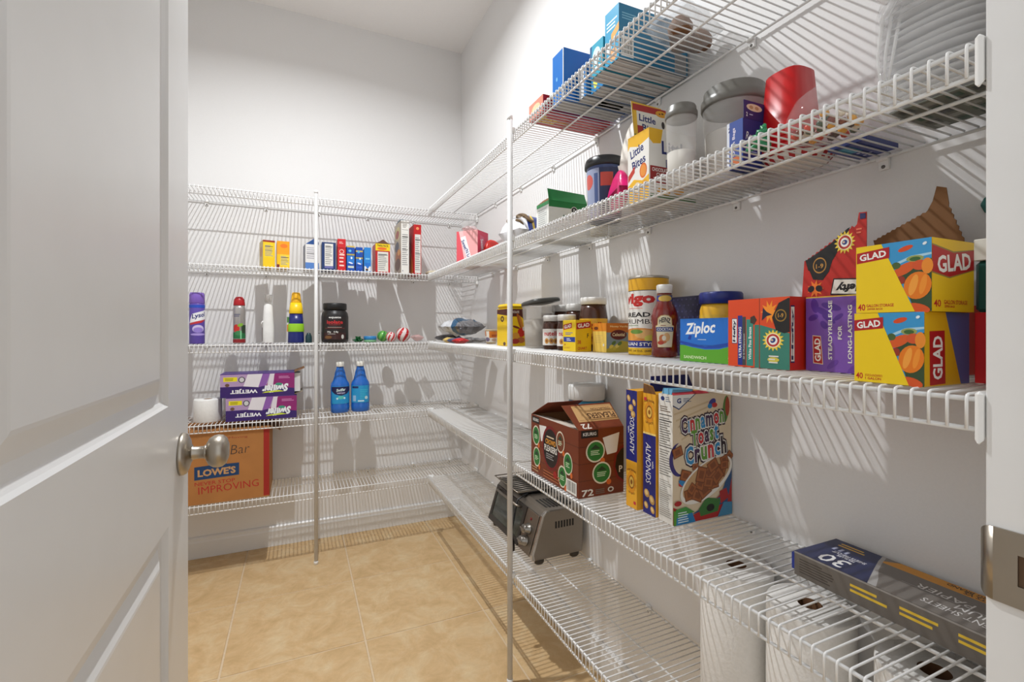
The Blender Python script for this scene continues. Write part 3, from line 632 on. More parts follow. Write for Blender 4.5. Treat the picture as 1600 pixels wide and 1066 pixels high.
g1 = Carton('storage_bag_box', 'yellow storage bag box with pepper picture, lower of the stacked pair', gx0, gx1, .299, .373, B, .0855, YG)
p = g1.face('left'); peppers(p); glad_logo(p, .22, .84, .44, .16); p.text('40', .08, .085, .11, .09, RD).text('BOLSAS DE ALMACENAMIENTO', .30, .10, .26, .035, RD).text('1 GALON', .29, .055, .24, .035, RD).done('side_print', g1.e)
p = g1.face('front'); p.rect(0, 0, 1, 1, (226, 178, 20)).poly([(.45, 1), (1, 1), (1, 0), (.80, 0)], (64, 96, 160)); glad_logo(p, .28, .38, .34, .74, rot=90); p.done('end_print', g1.e)
g2 = Carton('storage_bag_box', 'yellow storage bag box with pepper picture, upper of the stacked pair', gx0+.002, gx1-.004, .293, .372, B+.0860, .0835, YG)
p = g2.face('left'); peppers(p); glad_logo(p, .24, .845, .46, .16); p.text('40', .08, .085, .11, .10, RD).text('GALLON STORAGE', .34, .105, .38, .045, RD).text('ZIPPER BAGS', .27, .055, .22, .025, RD).done('side_print', g2.e)
p = g2.face('front'); p.rect(0, 0, 1, 1, (238, 196, 16)).poly([(0, .52), (.4, .46), (1, .60), (1, .90), (.5, .84), (0, .92)], (150, 130, 60)).poly([(0, .54), (.4, .48), (1, .61), (1, .89), (.5, .82), (0, .90)], (182, 24, 28)).text('GLAD', .52, .685, .80, .24, (245, 245, 240), rot=6, bold=.03).text('40', .12, .11, .16, .10, RD).text('GALLON STORAGE', .55, .13, .56, .06, RD).text('ZIPPER BAGS', .40, .07, .24, .03, RD).done('end_print', g2.e)

pu = Carton('trash_bag_box', 'purple trash bag box with white vertical lettering beside the yellow boxes', .748, .802, .384, .504, B, .117, (118, 76, 176), top=False)
p = pu.face('left'); p.rect(0, 0, 1, 1, (122, 80, 178)).rect(0, .985, 1, 1, (226, 190, 70))
for cx, cy, rx, ry, r in ((.12, .88, .05, .10, .2), (.22, .80, .12, .04, -.5), (.33, .86, .13, .045, -.3), (.10, .72, .07, .04, .4), (.30, .70, .10, .035, -.6), (.42, .72, .07, .03, .6), (.24, .62, .06, .04, -.9)): p.ell(cx, cy, rx, ry, (86, 46, 150), 18, rot=r)
for cx, cy in ((.72, .86), (.80, .80), (.62, .9), (.35, .1), (.6, .06)): p.ell(cx, cy, .09, .035, (104, 62, 166), 14, rot=.7)
p.poly([(.10, .10), (.23, .09), (.20, .47), (.09, .48)], (240, 225, 190)).poly([(.108, .11), (.222, .10), (.195, .46), (.096, .47)], (176, 24, 30)).text('GLAD', .158, .285, .31, .08, (245, 245, 240), rot=92, bold=.03)
p.text('STEADYRELEASE', .32, .55, .78, .05, WHITE, rot=90).text('FOR', .44, .52, .18, .05, WHITE, rot=90).text('LONG-LASTING', .56, .50, .74, .05, WHITE, rot=90).done('side_print', pu.e)
part('bag_roll', pu.e, lambda m: m.box(-.024, .024, -.055, .055, .002, .108, mat((226, 196, 96), .6)))

OR = (226, 74, 26); TEAL = (56, 128, 112)
hf = Carton('trash_bag_box', 'orange and teal trash bag box with sun emblem next to the purple box', .716, .800, .509, .628, B, .1185, (214, 56, 26))
def sun_logo(p, cx, cy, rx, ry):
    p.ell(cx, cy, rx, ry, (240, 210, 70), 32, star=.3).ell(cx, cy, rx*.66, ry*.66, (250, 240, 200), 22).ell(cx, cy, rx*.58, ry*.58, (190, 50, 40), 22).ell(cx, cy, rx*.40, ry*.40, (245, 245, 240), 18).ell(cx, cy, rx*.26, ry*.22, (40, 60, 130), 10, rot=.6).ell(cx-rx*.08, cy+ry*.02, rx*.12, ry*.10, (220, 190, 160), 8)
p = hf.face('left'); p.rect(0, 0, .54, 1, OR).rect(.54, 0, 1, 1, (224, 76, 30)).poly([(.46, 0), (1, 0), (1, .50), (.54, .62), (.46, .62)], TEAL).rect(.535, 0, .548, 1, (150, 52, 26))
p.rect(.07, .34, .16, .72, (40, 50, 110)).rect(.075, .35, .155, .71, (240, 240, 238)).text('Hefty', .115, .53, .33, .06, (24, 30, 70), rot=90, bold=.04, shear=.15)
p.rect(.175, .02, .255, .76, (28, 46, 140)).text('ULTRA STRONG', .215, .36, .46, .045, WHITE, rot=90, bold=.03).rect(.255, .02, .315, .74, (66, 66, 66)).text('30 G Multipurpose', .285, .30, .38, .035, (220, 220, 220), rot=90).rect(.325, .02, .44, .70, (50, 140, 124)).text('White Pine Breeze', .385, .35, .48, .05, WHITE, rot=90).ell(.44, .69, .06, .07, (66, 48, 40), 10, star=.2)
p.ell(.70, .80, .14, .17, (250, 150, 40), 20, star=.5).poly([(.74, .72), (.84, .92), (.98, .98), (1, .98), (1, .52), (.92, .50), (.80, .54)], (26, 24, 24)).ell(.87, .745, .085, .085, (160, 120, 40), 18).ell(.87, .745, .07, .07, (26, 24, 24), 18).text('1-9', .87, .745, .08, .06, (200, 150, 60)).poly([(.58, .68), (.66, .74), (.74, .76), (.66, .80), (.60, .86)], (30, 34, 60))
sun_logo(p, .755, .40, .17, .155); p.ell(.76, .13, .09, .035, (214, 200, 70), 14).fine(.69, .07, .84, .20, 3, (226, 226, 216)).done('side_print', hf.e)
p = hf.face('front'); p.rect(0, 0, 1, 1, (204, 44, 24)).rect(.02, .10, .13, .88, (30, 40, 90)).rect(.027, .12, .123, .86, (238, 240, 240)).text('Hefty', .075, .49, .70, .072, (24, 34, 84), rot=90, bold=.04, shear=.15).done('end_print', hf.e)

RB = mat((188, 36, 24), .42)
rb = Carton('trash_bag_box', 'red trash bag box with its torn printed flap standing up behind the purple box', .806, .862, .448, .552, B, .112, (188, 36, 24), top=False)
w, d, h = rb.w/2, rb.d/2, rb.h
def zig(a, b, n, amp):
    out = []
    for i in range(n*2+1):
        t = i/(n*2); y = a[0]+(b[0]-a[0])*t; z = a[1]+(b[1]-a[1])*t
        dy, dz = b[1]-a[1], -(b[0]-a[0]); L = math.hypot(dy, dz); q = amp if i % 2 else -amp
        out.append((y+dy/L*q, z+dz/L*q))
    return out
prof = [(d, h-.004), (-d, h-.004), (-d-.001, .214), (-d-.001, .249), (-d+.010, .250), (-d+.013, .232), (-d+.017, .228)]+zig((-d+.020, .230), (d-.006, .184), 11, .0012)
mb = MB(); mb.prism(prof, 'x', -w+.0005, -w+.0018, RB); fo = mb.build('printed_flap', rb.e)
p = Print(plane_map((-w+.0005, d, 0), (0, -1, 0), (0, 0, 1)), 2*d, .27)
p.poly([(.07, .69), (.12, .62), (.38, .60), (.54, .68), (.72, .80), (.78, .85), (.74, .845), (.5, .775), (.3, .73), (.1, .69)], (22, 20, 20)).poly([(.10, .66), (.20, .56), (.36, .55), (.46, .60), (.54, .70), (.30, .69)], (24, 22, 22))
p.ell(.31, .645, .11, .05, (190, 140, 60), 18).ell(.31, .645, .095, .042, (24, 22, 22), 18).text('1-9', .31, .64, .12, .03, (200, 150, 70)).ell(.24, .50, .14, .06, (238, 130, 40), 18, star=.5).ell(.17, .50, .06, .02, (30, 24, 30), 10, rot=.6).ell(.30, .50, .06, .02, (30, 24, 30), 10, rot=-.6)
sun_logo(p, .70, .765, .16, .07); p.poly([(.48, .455), (1, .44), (1, .54), (.53, .555)], (24, 24, 26)).poly([(.50, .463), (1, .448), (1, .532), (.545, .547)], (232, 230, 224)).text('Hefty', .78, .497, .42, .062, (24, 24, 26), rot=180, bold=.05, shear=.2).poly([(.92, .885), (1.0, .885), (1.0, .915), (.92, .92)], (40, 40, 90)).fine(.87, .80, .97, .84, 2, (226, 120, 90)).done('flap_print', fo)
part('bag_roll', rb.e, lambda m: m.box(-w+.004, w-.003, -d+.004, d-.004, .002, .10, mat((60, 50, 46), .6)))

bx = Carton('trash_bag_box', 'carton with a tall brown cardboard flap behind the stacked yellow boxes', .866, .910, .352, .446, B, .100, (196, 46, 30), top=False)
w, d, h = bx.w/2, bx.d/2, bx.h; yc = .399
bprof = [(d, h-.004), (-d, h-.004)]+zig((.354-yc, .196), (.3715-yc, .250), 6, .0009)+[(.3735-yc, .274), (.385-yc, .279), (.390-yc, .258)]+zig((.3955-yc, .245), (.470-yc, .212), 11, .0010)
mb = MB(); mb.prism(bprof, 'x', -w+.0012, -w+.0030, CARD); mb.build('tall_flap', bx.e)
part('bag_roll', bx.e, lambda m: m.box(-w+.004, w-.004, -d+.003, d-.003, .002, .094, mat((60, 50, 46), .6)))

rr = Carton('food_box', 'red carton at the near end of the shelf beside the door jamb', .754, .797, .255, .297, B, .086, (206, 26, 34))
te = Carton('food_box', 'dark teal carton with rounded corners standing on the red carton', .754, .797, .254, .297, B+.0864, .062, (22, 84, 78), bevel=.004)
p = te.face('front'); p.text('EN', .48, .44, .46, .15, (236, 236, 228), bold=.01).text('O', .66, .24, .11, .09, (226, 226, 220), bold=.01); p.done('front_print', te.e)
wh = Carton('paper_box', 'flat white carton lying on top of the dark teal carton', .752, .797, .254, .297, B+.1488, .026, (232, 230, 222))
tt = empty('plastic_scoop', 'teal rounded handle sticking up near the door jamb', 'scoop', (.889, .318, B))
mb = MB(); mb.prism([(-.012, 0), (.012, 0), (.012, .215), (.018, .225), (.030, .236), (.035, .248), (.030, .258), (.016, .262), (-.012, .262)], 'x', -.004, .004, mat((26, 100, 92), .4)); mb.build('handle', tt, .0015)
tt.location = (.913, .318, B); tt.location.x = .9145

zp = Carton('sandwich_bag_box', 'blue and green sandwich bag box in front of the yellow jar', .737, .798, .634, .770, B, .088, (26, 112, 206), bevel=.006)
p = zp.face('left'); p.poly([(0, 0), (1, 0), (1, .40), (.75, .31), (.5, .29), (.25, .33), (0, .40)], (92, 170, 40)).poly([(0, .42), (.25, .35), (.5, .31), (.75, .33), (1, .42), (1, .48), (.5, .36), (0, .48)], (22, 70, 170)).text('Ziploc', .40, .74, .56, .34, (245, 248, 250), rot=3, bold=.03, shear=.2).poly([(.16, .52), (.22, .50), (.24, .60), (.19, .62)], (16, 60, 160)).fine(.36, .50, .58, .53, 1, (200, 220, 240)).text('SANDWICH', .30, .10, .44, .07, (220, 240, 190)).text('2', .93, .10, .05, .08, (230, 240, 200)).done('side_print', zp.e)
part('lid_seam', zp.e, lambda m: m.box(-.0309, .0309, -.0684, .0684, .033, .0345, mat((20, 80, 160), .5)))

e = empty('spread_jar', 'yellow jar with dark blue lid behind the blue and green box', 'jar', (.860, .775, B))
part('body', e, lambda m: m.lathe([(.038, 0), (.042, .004), (.044, .02), (.044, .108), (.041, .118), (.039, .122)], mat((232, 178, 40), .3), 28))
part('lid', e, lambda m: m.lathe([(.042, .122), (.0455, .124), (.0455, .144), (.043, .148), (0, .148)], mat((30, 44, 120), .4), 30))
p = Print(cyl_map(lambda z: .0442, .03, .20, face=-2.35), .20, .068, True); p.rect(0, 0, 1, 1, (176, 40, 44)).rect(0, .86, 1, 1, (236, 190, 60)).rect(.0, .05, .3, .8, (40, 90, 110)).rect(.66, .05, 1, .8, (40, 90, 110)).fine(.38, .5, .6, .8, 2, (240, 230, 210)).done('label', e)

db = Carton('patterned_box', 'dark navy patterned gift box behind the sauce bottle', .868, .912, .824, .946, B, .147, (44, 42, 76))
p = db.face('left')
for i in range(8):
    for j_ in range(10): p.ell(.08+i*.12+.06*(j_ % 2), .05+j_*.1, .022, .018, (76, 76, 120), 6)
p.rect(.90, .4, .97, .92, (196, 170, 110)).ell(.62, .46, .09, .06, (214, 190, 140), 10).done('side_print', db.e)

bo = empty('sauce_bottle', 'red cocktail sauce bottle with white cap and cream label', 'bottle', (.800, .887, B))
SP = [(.026, 0), (.030, .004), (.0305, .02), (.0285, .055), (.0285, .075), (.0312, .088), (.0312, .098), (.026, .114), (.0185, .128), (.0172, .136), (.0172, .152)]
part('glass', bo, lambda m: m.lathe(SP, mat((120, 26, 18), .12, 0, .08, 20, coat=.5), 28))
part('cap', bo, lambda m: m.lathe([(.0172, .152), (.0185, .1525), (.0185, .170), (.017, .1725), (0, .1725)], mat((232, 232, 228), .35), 28))
p = Print(cyl_map(lambda z: .0174, .130, .10, face=-2.2), .10, .018, True); p.rect(0, 0, 1, 1, (32, 56, 140)).rect(0, .9, 1, 1, (120, 100, 60)).ell(.5, .5, .18, .40, (214, 180, 80), 14).done('neck_label', bo)
LF = -2.28
lab = lambda z: .0312
p = Print(cyl_map(lab, .022, .046, face=LF), .046, .078, True)
p.poly([(.14, .02), (.86, .02), (.97, .60), (1.0, .66), (.88, .70), (.86, .90), (.70, .98), (.5, 1.0), (.30, .98), (.14, .90), (.12, .70), (0, .66), (.03, .60)], (196, 160, 90)).poly([(.16, .035), (.84, .035), (.94, .60), (.96, .645), (.85, .685), (.83, .88), (.68, .965), (.5, .98), (.32, .965), (.17, .88), (.15, .685), (.04, .645), (.06, .60)], (232, 222, 190))
p.text('HEINZ', .5, .80, .56, .15, (24, 24, 40), bold=.03, arc=.35).fine(.3, .66, .7, .70, 1, (150, 60, 40)).poly([(.06, .50), (.94, .50), (.95, .63), (.05, .63)], (36, 58, 130)).text('COCKTAIL', .5, .565, .78, .085, (240, 240, 235)).ell(.42, .27, .2, .14, (206, 120, 70), 14, rot=.4).ell(.60, .33, .16, .13, (226, 180, 120), 14).ell(.46, .30, .1, .08, (236, 230, 210), 12).ell(.30, .16, .16, .06, (190, 70, 50), 12).done('label', bo)

v_ = empty('bread_crumbs_can', 'tall bread crumbs can with yellow rim behind the sauce bottle', 'can', (.850, 1.003, B))
part('can', v_, lambda m: m.lathe([(.050, 0), (.0515, .002), (.0515, .198), (.050, .20)], mat((226, 178, 40), .4), 36))
part('rim', v_, lambda m: m.lathe([(.0515, .198), (.0525, .199), (.0525, .2035), (.051, .205), (.049, .2035), (.049, .2), (0, .2)], mat((190, 184, 172), .35, .8), 36))
p = Print(cyl_map(lambda z: .0517, .001, .17, face=-2.80), .17, .196, True)
p.rect(0, 0, 1, 1, (232, 176, 36)).rect(.02, .0, .98, .85, (70, 66, 60)).rect(.04, .0, .96, .84, (236, 234, 228)).rect(0, 0, 1, .085, (236, 190, 30)).rect(0, .85, 1, 1, (230, 172, 30))
p.text('vigo', .47, .72, .58, .18, (196, 36, 30), bold=.05).fine(.30, .60, .62, .62, 1, (230, 150, 140)).text('BREAD', .44, .525, .50, .062, (28, 26, 26), bold=.03).text('CRUMBS', .46, .435, .58, .062, (28, 26, 26), bold=.03).fine(.22, .375, .68, .39, 1, (110, 150, 90))
p.ell(.5, .25, .40, .10, (214, 140, 60), 24).ell(.36, .25, .16, .07, (232, 160, 70), 14).ell(.60, .27, .16, .06, (222, 176, 110), 14).ell(.46, .30, .12, .03, (110, 150, 60), 12).ell(.70, .21, .10, .05, (206, 200, 80), 12).rect(.02, .095, .92, .18, (34, 48, 140)).text('ITALIAN STYLE', .46, .137, .66, .045, (240, 240, 236)).text('NET WT. 24 OZ. (680 g)', .46, .045, .62, .03, (120, 90, 20)).done('label', v_)

tb = Carton('tea_box', 'orange and yellow tea box next to the bread crumbs can', .800, .884, 1.122, 1.190, B, .084, (232, 186, 60))
p = tb.face('left'); p.rect(0, .72, 1, 1, (226, 140, 40)).rect(0, 0, 1, .72, (240, 206, 100)).ell(.25, .82, .16, .06, (110, 60, 40), 14).fine(.2, .3, .8, .6, 5, (220, 190, 110)).ell(.8, .25, .06, .05, (240, 236, 220), 8).done('side_print', tb.e)
p = tb.face('front'); p.rect(0, .68, 1, 1, (206, 118, 40)).rect(0, 0, 1, .68, (130, 150, 160)).poly([(0, 0), (1, 0), (1, .34), (.6, .40), (.3, .20), (0, .12)], (190, 176, 60)).text('Honey Vanilla', .52, .88, .74, .08, (250, 230, 170)).ell(.5, .60, .34, .17, (96, 30, 30), 20).text('Celestial', .5, .61, .52, .12, (236, 220, 180))
for cx, cy, c_ in ((.2, .2, (226, 206, 90)), (.35, .15, (206, 190, 70)), (.45, .22, (236, 220, 120)), (.3, .32, (90, 120, 60)), (.55, .3, (100, 130, 60))): p.ell(cx, cy, .10, .06, c_, 12, rot=.5)
p.done('front_print', tb.e)
gq = Carton('storage_bag_box', 'small yellow quart freezer bag box in front of the chocolate spread jars', .744, .798, 1.196, 1.270, B, .094, YG)
p = gq.face('left'); glad_logo(p, .38, .80, .66, .17, tilt=.2); p.fine(.2, .52, .78, .62, 2, (70, 100, 170)).rect(.06, .30, .96, .46, (30, 60, 150)).fine(.3, .33, .7, .43, 2, (226, 230, 240)).text('38', .16, .21, .12, .06, RD).text('QUART', .34, .11, .5, .06, (210, 150, 20)).done('side_print', gq.e)
p = gq.face('front'); p.rect(0, 0, 1, 1, (236, 192, 16)); glad_logo(p, .5, .83, .92, .2, tilt=.15); p.text('F', .78, .5, .12, .14, (24, 24, 30)); p.text('38', .22, .30, .22, .12, RD).text('QUART', .42, .10, .60, .10, RD).done('end_print', gq.e)

CHOC = mat((70, 38, 24), .25)
def spread(label, x, y, r, h, lidh, yellow=False):
    e = empty('chocolate_spread_jar', label, 'jar', (x, y, B), 0, 'chocolate spread jars')
    part('glass', e, lambda m: m.lathe([(r*.86, 0), (r*.95, .003), (r, .012), (r, h*.62), (r*.93, h*.74), (r*.86, h-lidh)], CHOC, 24))
    part('lid', e, lambda m: m.lathe([(r*.86, h-lidh), (r*.93, h-lidh+.001), (r*.93, h-.003), (r*.88, h), (0, h)], mat((228, 226, 222), .4), 26))
    p = Print(cyl_map(lambda z: r+.0003, h*.12, r*2.6, face=-2.15), r*2.6, h*.48, True)
    p.rect(0, 0, 1, 1, (236, 232, 226) if not yellow else (236, 186, 60)).text('nutella', .5, .72, .66, .28, (190, 36, 36), bold=.03)
    for a in (.3, .5, .68): p.ell(a, .26, .10, .17, (206, 150, 70), 12).ell(a, .26, .05, .08, (150, 90, 40), 10)
    p.done('label', e)
spread('small chocolate spread jar next to the clear container, front row', .780, 1.404, .0315, .113, .020)
spread('small chocolate spread jar half hidden behind the yellow quart box', .781, 1.309, .0315, .113, .020)
spread('tall chocolate spread jar in the back row, left one', .880, 1.523, .034, .155, .024)
spread('tall chocolate spread jar in the back row, right one', .868, 1.400, .034, .153, .024)
spread('large chocolate spread jar with yellow label behind the tea box', .850, 1.262, .0445, .166, .022, True)
dk = Carton('snack_box', 'small dark brown box with white lettering behind the clear container', .852, .902, 1.576, 1.616, B, .128, (52, 34, 30))
p = dk.face('left'); p.fine(.1, .8, .9, .92, 1, (220, 210, 200)).rect(.3, .3, .8, .6, (120, 80, 50)).done('side_print', dk.e)
ct = empty('food_container', 'clear square food container with a dark lid set askew', 'container', (.785, 1.512, B))
CLR = clear((236, 234, 230), .30, .12)
part('tub', ct, lambda m: m.lathe([(.040, 0), (.042, .002), (.052, .146), (.054, .148), (.052, .150), (.0505, .146), (.041, .004), (0, .004)], CLR, 32, sq=4))
part('powder', ct, lambda m: m.lathe([(.0395, .005), (.0465, .098), (.03, .104), (0, .102)], mat((224, 218, 208), .9), 32, sq=4))
ld_ = part('lid', ct, lambda m: m.lathe([(.060, 0), (.061, .003), (.060, .010), (.054, .014), (.040, .011), (0, .011)], mat((70, 70, 66), .4), 32, sq=4)); ld_.location = (.006, -.004, .158); ld_.rotation_euler = (-.10, -.10, .05)

nq = Carton('cocoa_canister', 'yellow chocolate powder canister with yellow lid behind the pole', .747, .828, 1.700, 1.808, B, .150, (244, 204, 20), bevel=.010, cat='canister', pname='canister')
part('lid', nq.e, lambda m: m.box(-.0415, .0415, -.055, .055, .150, .168, mat((240, 204, 30), .4)), .008)
p = nq.face('front'); p.rect(.02, .02, .98, .98, (240, 196, 20)).poly([(.02, .72), (.02, .98), (.98, .98), (.98, .66), (.7, .78), (.3, .78)], (84, 34, 20)).text('CHOCOLATE', .35, .90, .5, .06, (236, 226, 210)).text('Nesquik', .16, .40, .46, .22, (60, 26, 90), rot=90, bold=.04)
p.ell(.62, .66, .09, .22, (176, 96, 30), 18, rot=.3).ell(.72, .62, .06, .2, (206, 130, 50), 14, rot=.25).ell(.45, .50, .2, .03, (120, 50, 30), 14, rot=-.3).ell(.72, .36, .2, .12, (206, 50, 36), 16).ell(.42, .28, .2, .08, (226, 160, 60), 14).ell(.7, .16, .22, .08, (190, 110, 60), 14).ell(.4, .13, .22, .07, (176, 60, 50), 14).ell(.86, .46, .08, .06, (236, 226, 220), 10).done('front_print', nq.e)
p = nq.face('left'); p.ell(.5, .72, .16, .08, (70, 30, 30), 12).ell(.5, .72, .08, .04, (240, 204, 40), 10).poly([(0, .86), (1, .80), (1, .98), (0, .98)], (84, 34, 20)).ell(.7, .06, .12, .05, (80, 40, 30), 10).done('side_print', nq.e)
cu = empty('snack_cup', 'small orange and white snack cup next to the yellow canister', 'cup', (.815, 2.045, B))
part('cup', cu, lambda m: m.lathe([(.022, 0), (.029, .062), (.031, .064), (.030, .066), (0, .066)], mat((226, 206, 170), .5), 24))
p = Print(cyl_map(lambda z: .0225+z*.115, .008, .10, face=-2.1), .10, .05, True); p.rect(0, 0, 1, 1, (236, 232, 222)).rect(0, .55, .3, 1, (214, 120, 30)).rect(.45, .4, 1, 1, (226, 130, 40)).rect(.55, .5, .95, .7, (190, 90, 30)).ell(.35, .25, .12, .2, (120, 110, 140), 12).ell(.7, .2, .15, .15, (200, 170, 150), 10).done('label', cu)
# heap of snack bags in the corner
e = bag_of('snack_bag', 'white and blue snack bag on top of the heap in the shelf corner', 'bag', (.775, 2.350, B+.038), .20, .15, .085, (206, 208, 212), .5, .25, 0, .014, 3)
band(e.children[0], 1, -.052, -.012, mat((48, 88, 120), .3)); band(e.children[0], 1, -.09, -.052, mat((150, 150, 154), .25, .4))
part('cookie_print', e, lambda m: (m.lathe([(.024, .076), (.022, .086), (0, .089)], mat((176, 126, 76), .5), 14, .0, .035), m.lathe([(.022, .074), (.020, .082), (0, .084)], mat((190, 140, 90), .5), 14, .05, .03)))
bag_of('snack_bag', 'black crumpled snack bag at the bottom left of the corner heap', 'bag', (.725, 2.435, B+.004), .12, .10, .036, (48, 46, 48), .2, .35, 0, .006, 5)
bag_of('snack_bag', 'silver crumpled snack bag under the blue banded bag', 'bag', (.80, 2.225, B+.004), .12, .09, .022, (150, 150, 152), -.2, .2, .6, .008, 8)
for i, (x, y, c_, l) in enumerate(((.700, 2.305, (222, 190, 110), 'tiny yellow wrapped snack in front of the corner heap'), (.700, 2.222, (70, 80, 120), 'tiny dark blue wrapped snack in front of the corner heap'), (.700, 2.150, (190, 36, 40), 'tiny red wrapped snack in front of the corner heap'))):
    bag_of('wrapped_snack', l, 'snack', (x, y, B), .075, .055, .026, c_, .3*i, .3, 0, .004, 11+i)

# ---- right wall, second highest shelf
B = DECK[1]
sn = Carton('sweetener_box', 'pink sweetener packet box in the shelf corner', .7025, .8175, 2.10, 2.20, B, .165, (236, 168, 168), rot=-50)
p = sn.face('front'); p.poly([(0, 0), (.45, 0), (.25, .6), (.1, 1), (0, 1)], (222, 84, 96)).poly([(.12, 1), (.30, 1), (.60, 0), (.42, 0)], (236, 190, 190)).poly([(.18, .82), (.42, .86), (.78, .06), (.60, .02)], (236, 236, 240)).text("Sweet'N Low", .48, .44, .66, .16, (50, 56, 120), rot=-66, bold=.03).done('front_print', sn.e)
p = sn.face('right'); p.rect(0, 0, 1, 1, (206, 44, 84)).poly([(.2, .88), (.6, .84), (.78, .1), (.4, .06)], (206, 90, 120)).text("Sweet'N Low", .48, .45, .66, .26, (236, 230, 240), rot=-80, bold=.03).done('side_print', sn.e)
part('packets', sn.e, lambda m: [pillow(m, .05, .09, .035, clear((236, 214, 214), .55, .2), .006, 3+i) for i in (0,)]).location = (-.01, 0, .163)
bag_of('snack_bag', 'red snack pouch next to the pink sweetener box', 'bag', (.835, 2.075, B), .10, .035, .12, (190, 40, 30), .2, .3, 0, .005, 21)
bag_of('snack_bag', 'small orange and yellow snack pouch beside the red pouch', 'bag', (.84, 1.975, B), .08, .05, .085, (222, 160, 40), .5, .3, 0, .005, 22)
e = bag_of('cookie_bag', 'white and blue cookie bag with brown cookies lying on the shelf', 'bag', (.795, 1.650, B+.004), .15, .14, .135, (226, 226, 230), .2, .3, 0, .006, 23)
band(e.children[0], 0, -.03, .035, mat((40, 62, 140), .3)); band(e.children[0], 0, -.012, .004, mat((222, 190, 70), .4))
ck = part('cookie', e, lambda m: m.lathe([(.022, -.003), (.022, .002), (.018, .005), (0, .006)], mat((104, 80, 48), .6), 14))
ck.location = (-.036, -.030, .122); ck.rotation_euler = (.5, -.5, 0)
for i, (x, y, z) in enumerate(((-.050, .012, .112), (-.014, -.048, .112), (-.052, -.042, .092))):
    o = bpy.data.objects.new('cookie', ck.data); COL.objects.link(o); o.parent = e; o.location = (x, y, z); o.rotation_euler = (.5, -.6, i)
tb = Carton('tea_box', 'white and green open carton with black round logo on the high shelf', .752, .900, 1.376, 1.462, B, .128, (236, 236, 230), top=False)
p = tb.face('front'); p.rect(0, .84, 1, 1, (34, 128, 66)).ell(.66, .80, .085, .10, (236, 236, 232), 18).ell(.66, .80, .07, .085, (24, 24, 28), 18).text('P', .66, .80, .05, .08, WHITE).text('APPLE', .50, .63, .30, .07, (60, 110, 80)).fine(.3, .52, .8, .56, 1, (170, 180, 170)).fine(.3, .2, .7, .4, 4, (205, 208, 204)).done('front_print', tb.e)
p = tb.face('left'); p.rect(.1, .1, .9, .9, (214, 216, 212)).fine(.15, .2, .85, .85, 12, (170, 172, 170)).rect(0, .9, 1, 1, (40, 130, 70)).done('side_print', tb.e)
w, d, h = tb.w/2, tb.d/2, tb.h; GRN = mat((34, 128, 66), .4)
tb.flap('top_flap', [(w, -d, h), (-w, -d, h), (-w+.002, -d+.014, h+.042), (w-.002, -d+.014, h+.036)], GRN, GRN)
tb.flap('side_flap', [(-w, d, h), (-w, -d, h), (-w+.022, -d+.01, h+.02), (-w+.022, d-.01, h+.02)], CARD, mat((232, 232, 226), .5))
part('pouches', tb.e, lambda m: m.box(-w+.004, w-.004, -d+.004, d-.004, .002, h-.02, mat((206, 206, 200), .7)))
e = empty('drink_tub', 'blue plastic tub with black lid and label on the high shelf', 'tub', (.780, 1.101, B))
part('tub', e, lambda m: m.lathe([(.042, 0), (.044, .003), (.051, .148), (.052, .150)], mat((58, 74, 120), .25), 32))
part('lid', e, lambda m: m.lathe([(.053, .146), (.0565, .148), (.0565, .156), (.054, .168), (.050, .172), (0, .170)], mat((34, 36, 40), .35), 32))
p = Print(cyl_map(lambda z: .0443+z*.048, .008, .17, face=-2.2), .17, .13, True); p.rect(0, 0, .42, 1, (150, 160, 190)).rect(.42, 0, 1, 1, (36, 46, 84)).ell(.22, .75, .10, .16, (206, 90, 80), 16).rect(.34, .2, .40, .9, (70, 90, 140)).rect(.44, .62, .62, .9, (196, 74, 60)).rect(.56, .16, .86, .56, (28, 22, 22)).ell(.71, .34, .10, .10, (150, 60, 40), 12).fine(.60, .46, .82, .52, 1, (230, 230, 226)).done('label', e)
e = empty('squeeze_bottle', 'tall bottle with yellow cap behind the blue tub', 'bottle', (.872, 1.262, B))
part('body', e, lambda m: m.lathe([(.026, 0), (.028, .005), (.028, .15), (.020, .19), (.014, .20)], mat((226, 214, 180), .4), 20))
part('cap', e, lambda m: m.lathe([(.019, .20), (.020, .203), (.018, .232), (.012, .238), (0, .239)], mat((232, 180, 36), .4), 20))
bag_of('snack_bag', 'hot pink pouch squeezed between the blue tub and the muffin box', 'bag', (.745, .992, B), .12, .030, .10, (214, 30, 110), 1.2, .3, 0, .004, 31)
bag_of('paper_bag', 'white rounded paper bag standing behind the yellow muffin box', 'bag', (.815, .990, B), .10, .075, .25, (226, 220, 210), .3, .6, 0, .004, 33)
lb = Carton('muffin_box', 'opened yellow and white muffin snack box with lid flap up', .722, .862, .850, .925, B, .158, (240, 236, 228), top=False)
def bites(p, cx, cy, w, h, rot=0):
    p.text('Little', cx-w*.06, cy+h*.30, w*.8, h*.44, (34, 44, 110), rot=rot, bold=.025).text('Bites', cx+w*.06, cy-h*.30, w*.8, h*.44, (34, 44, 110), rot=rot, bold=.025)
def muffin(p, cx, cy, s): p.ell(cx, cy, s, s*.5, (226, 160, 40), 14).ell(cx+s*.2, cy+s*.1, s*.22, s*.12, (90, 50, 24), 8).ell(cx-s*.3, cy, s*.16, s*.1, (90, 50, 24), 8)
YM = (240, 186, 44)
p = lb.face('left'); p.rect(0, 0, 1, 1, (240, 238, 232)).poly([(0, 1), (1, 1), (1, .86), (.5, .80), (.1, .86), (0, .80)], YM).poly([(0, 0), (1, 0), (1, .34), (.7, .28), (.3, .34), (0, .26)], YM); bites(p, .48, .66, .78, .30, 12)
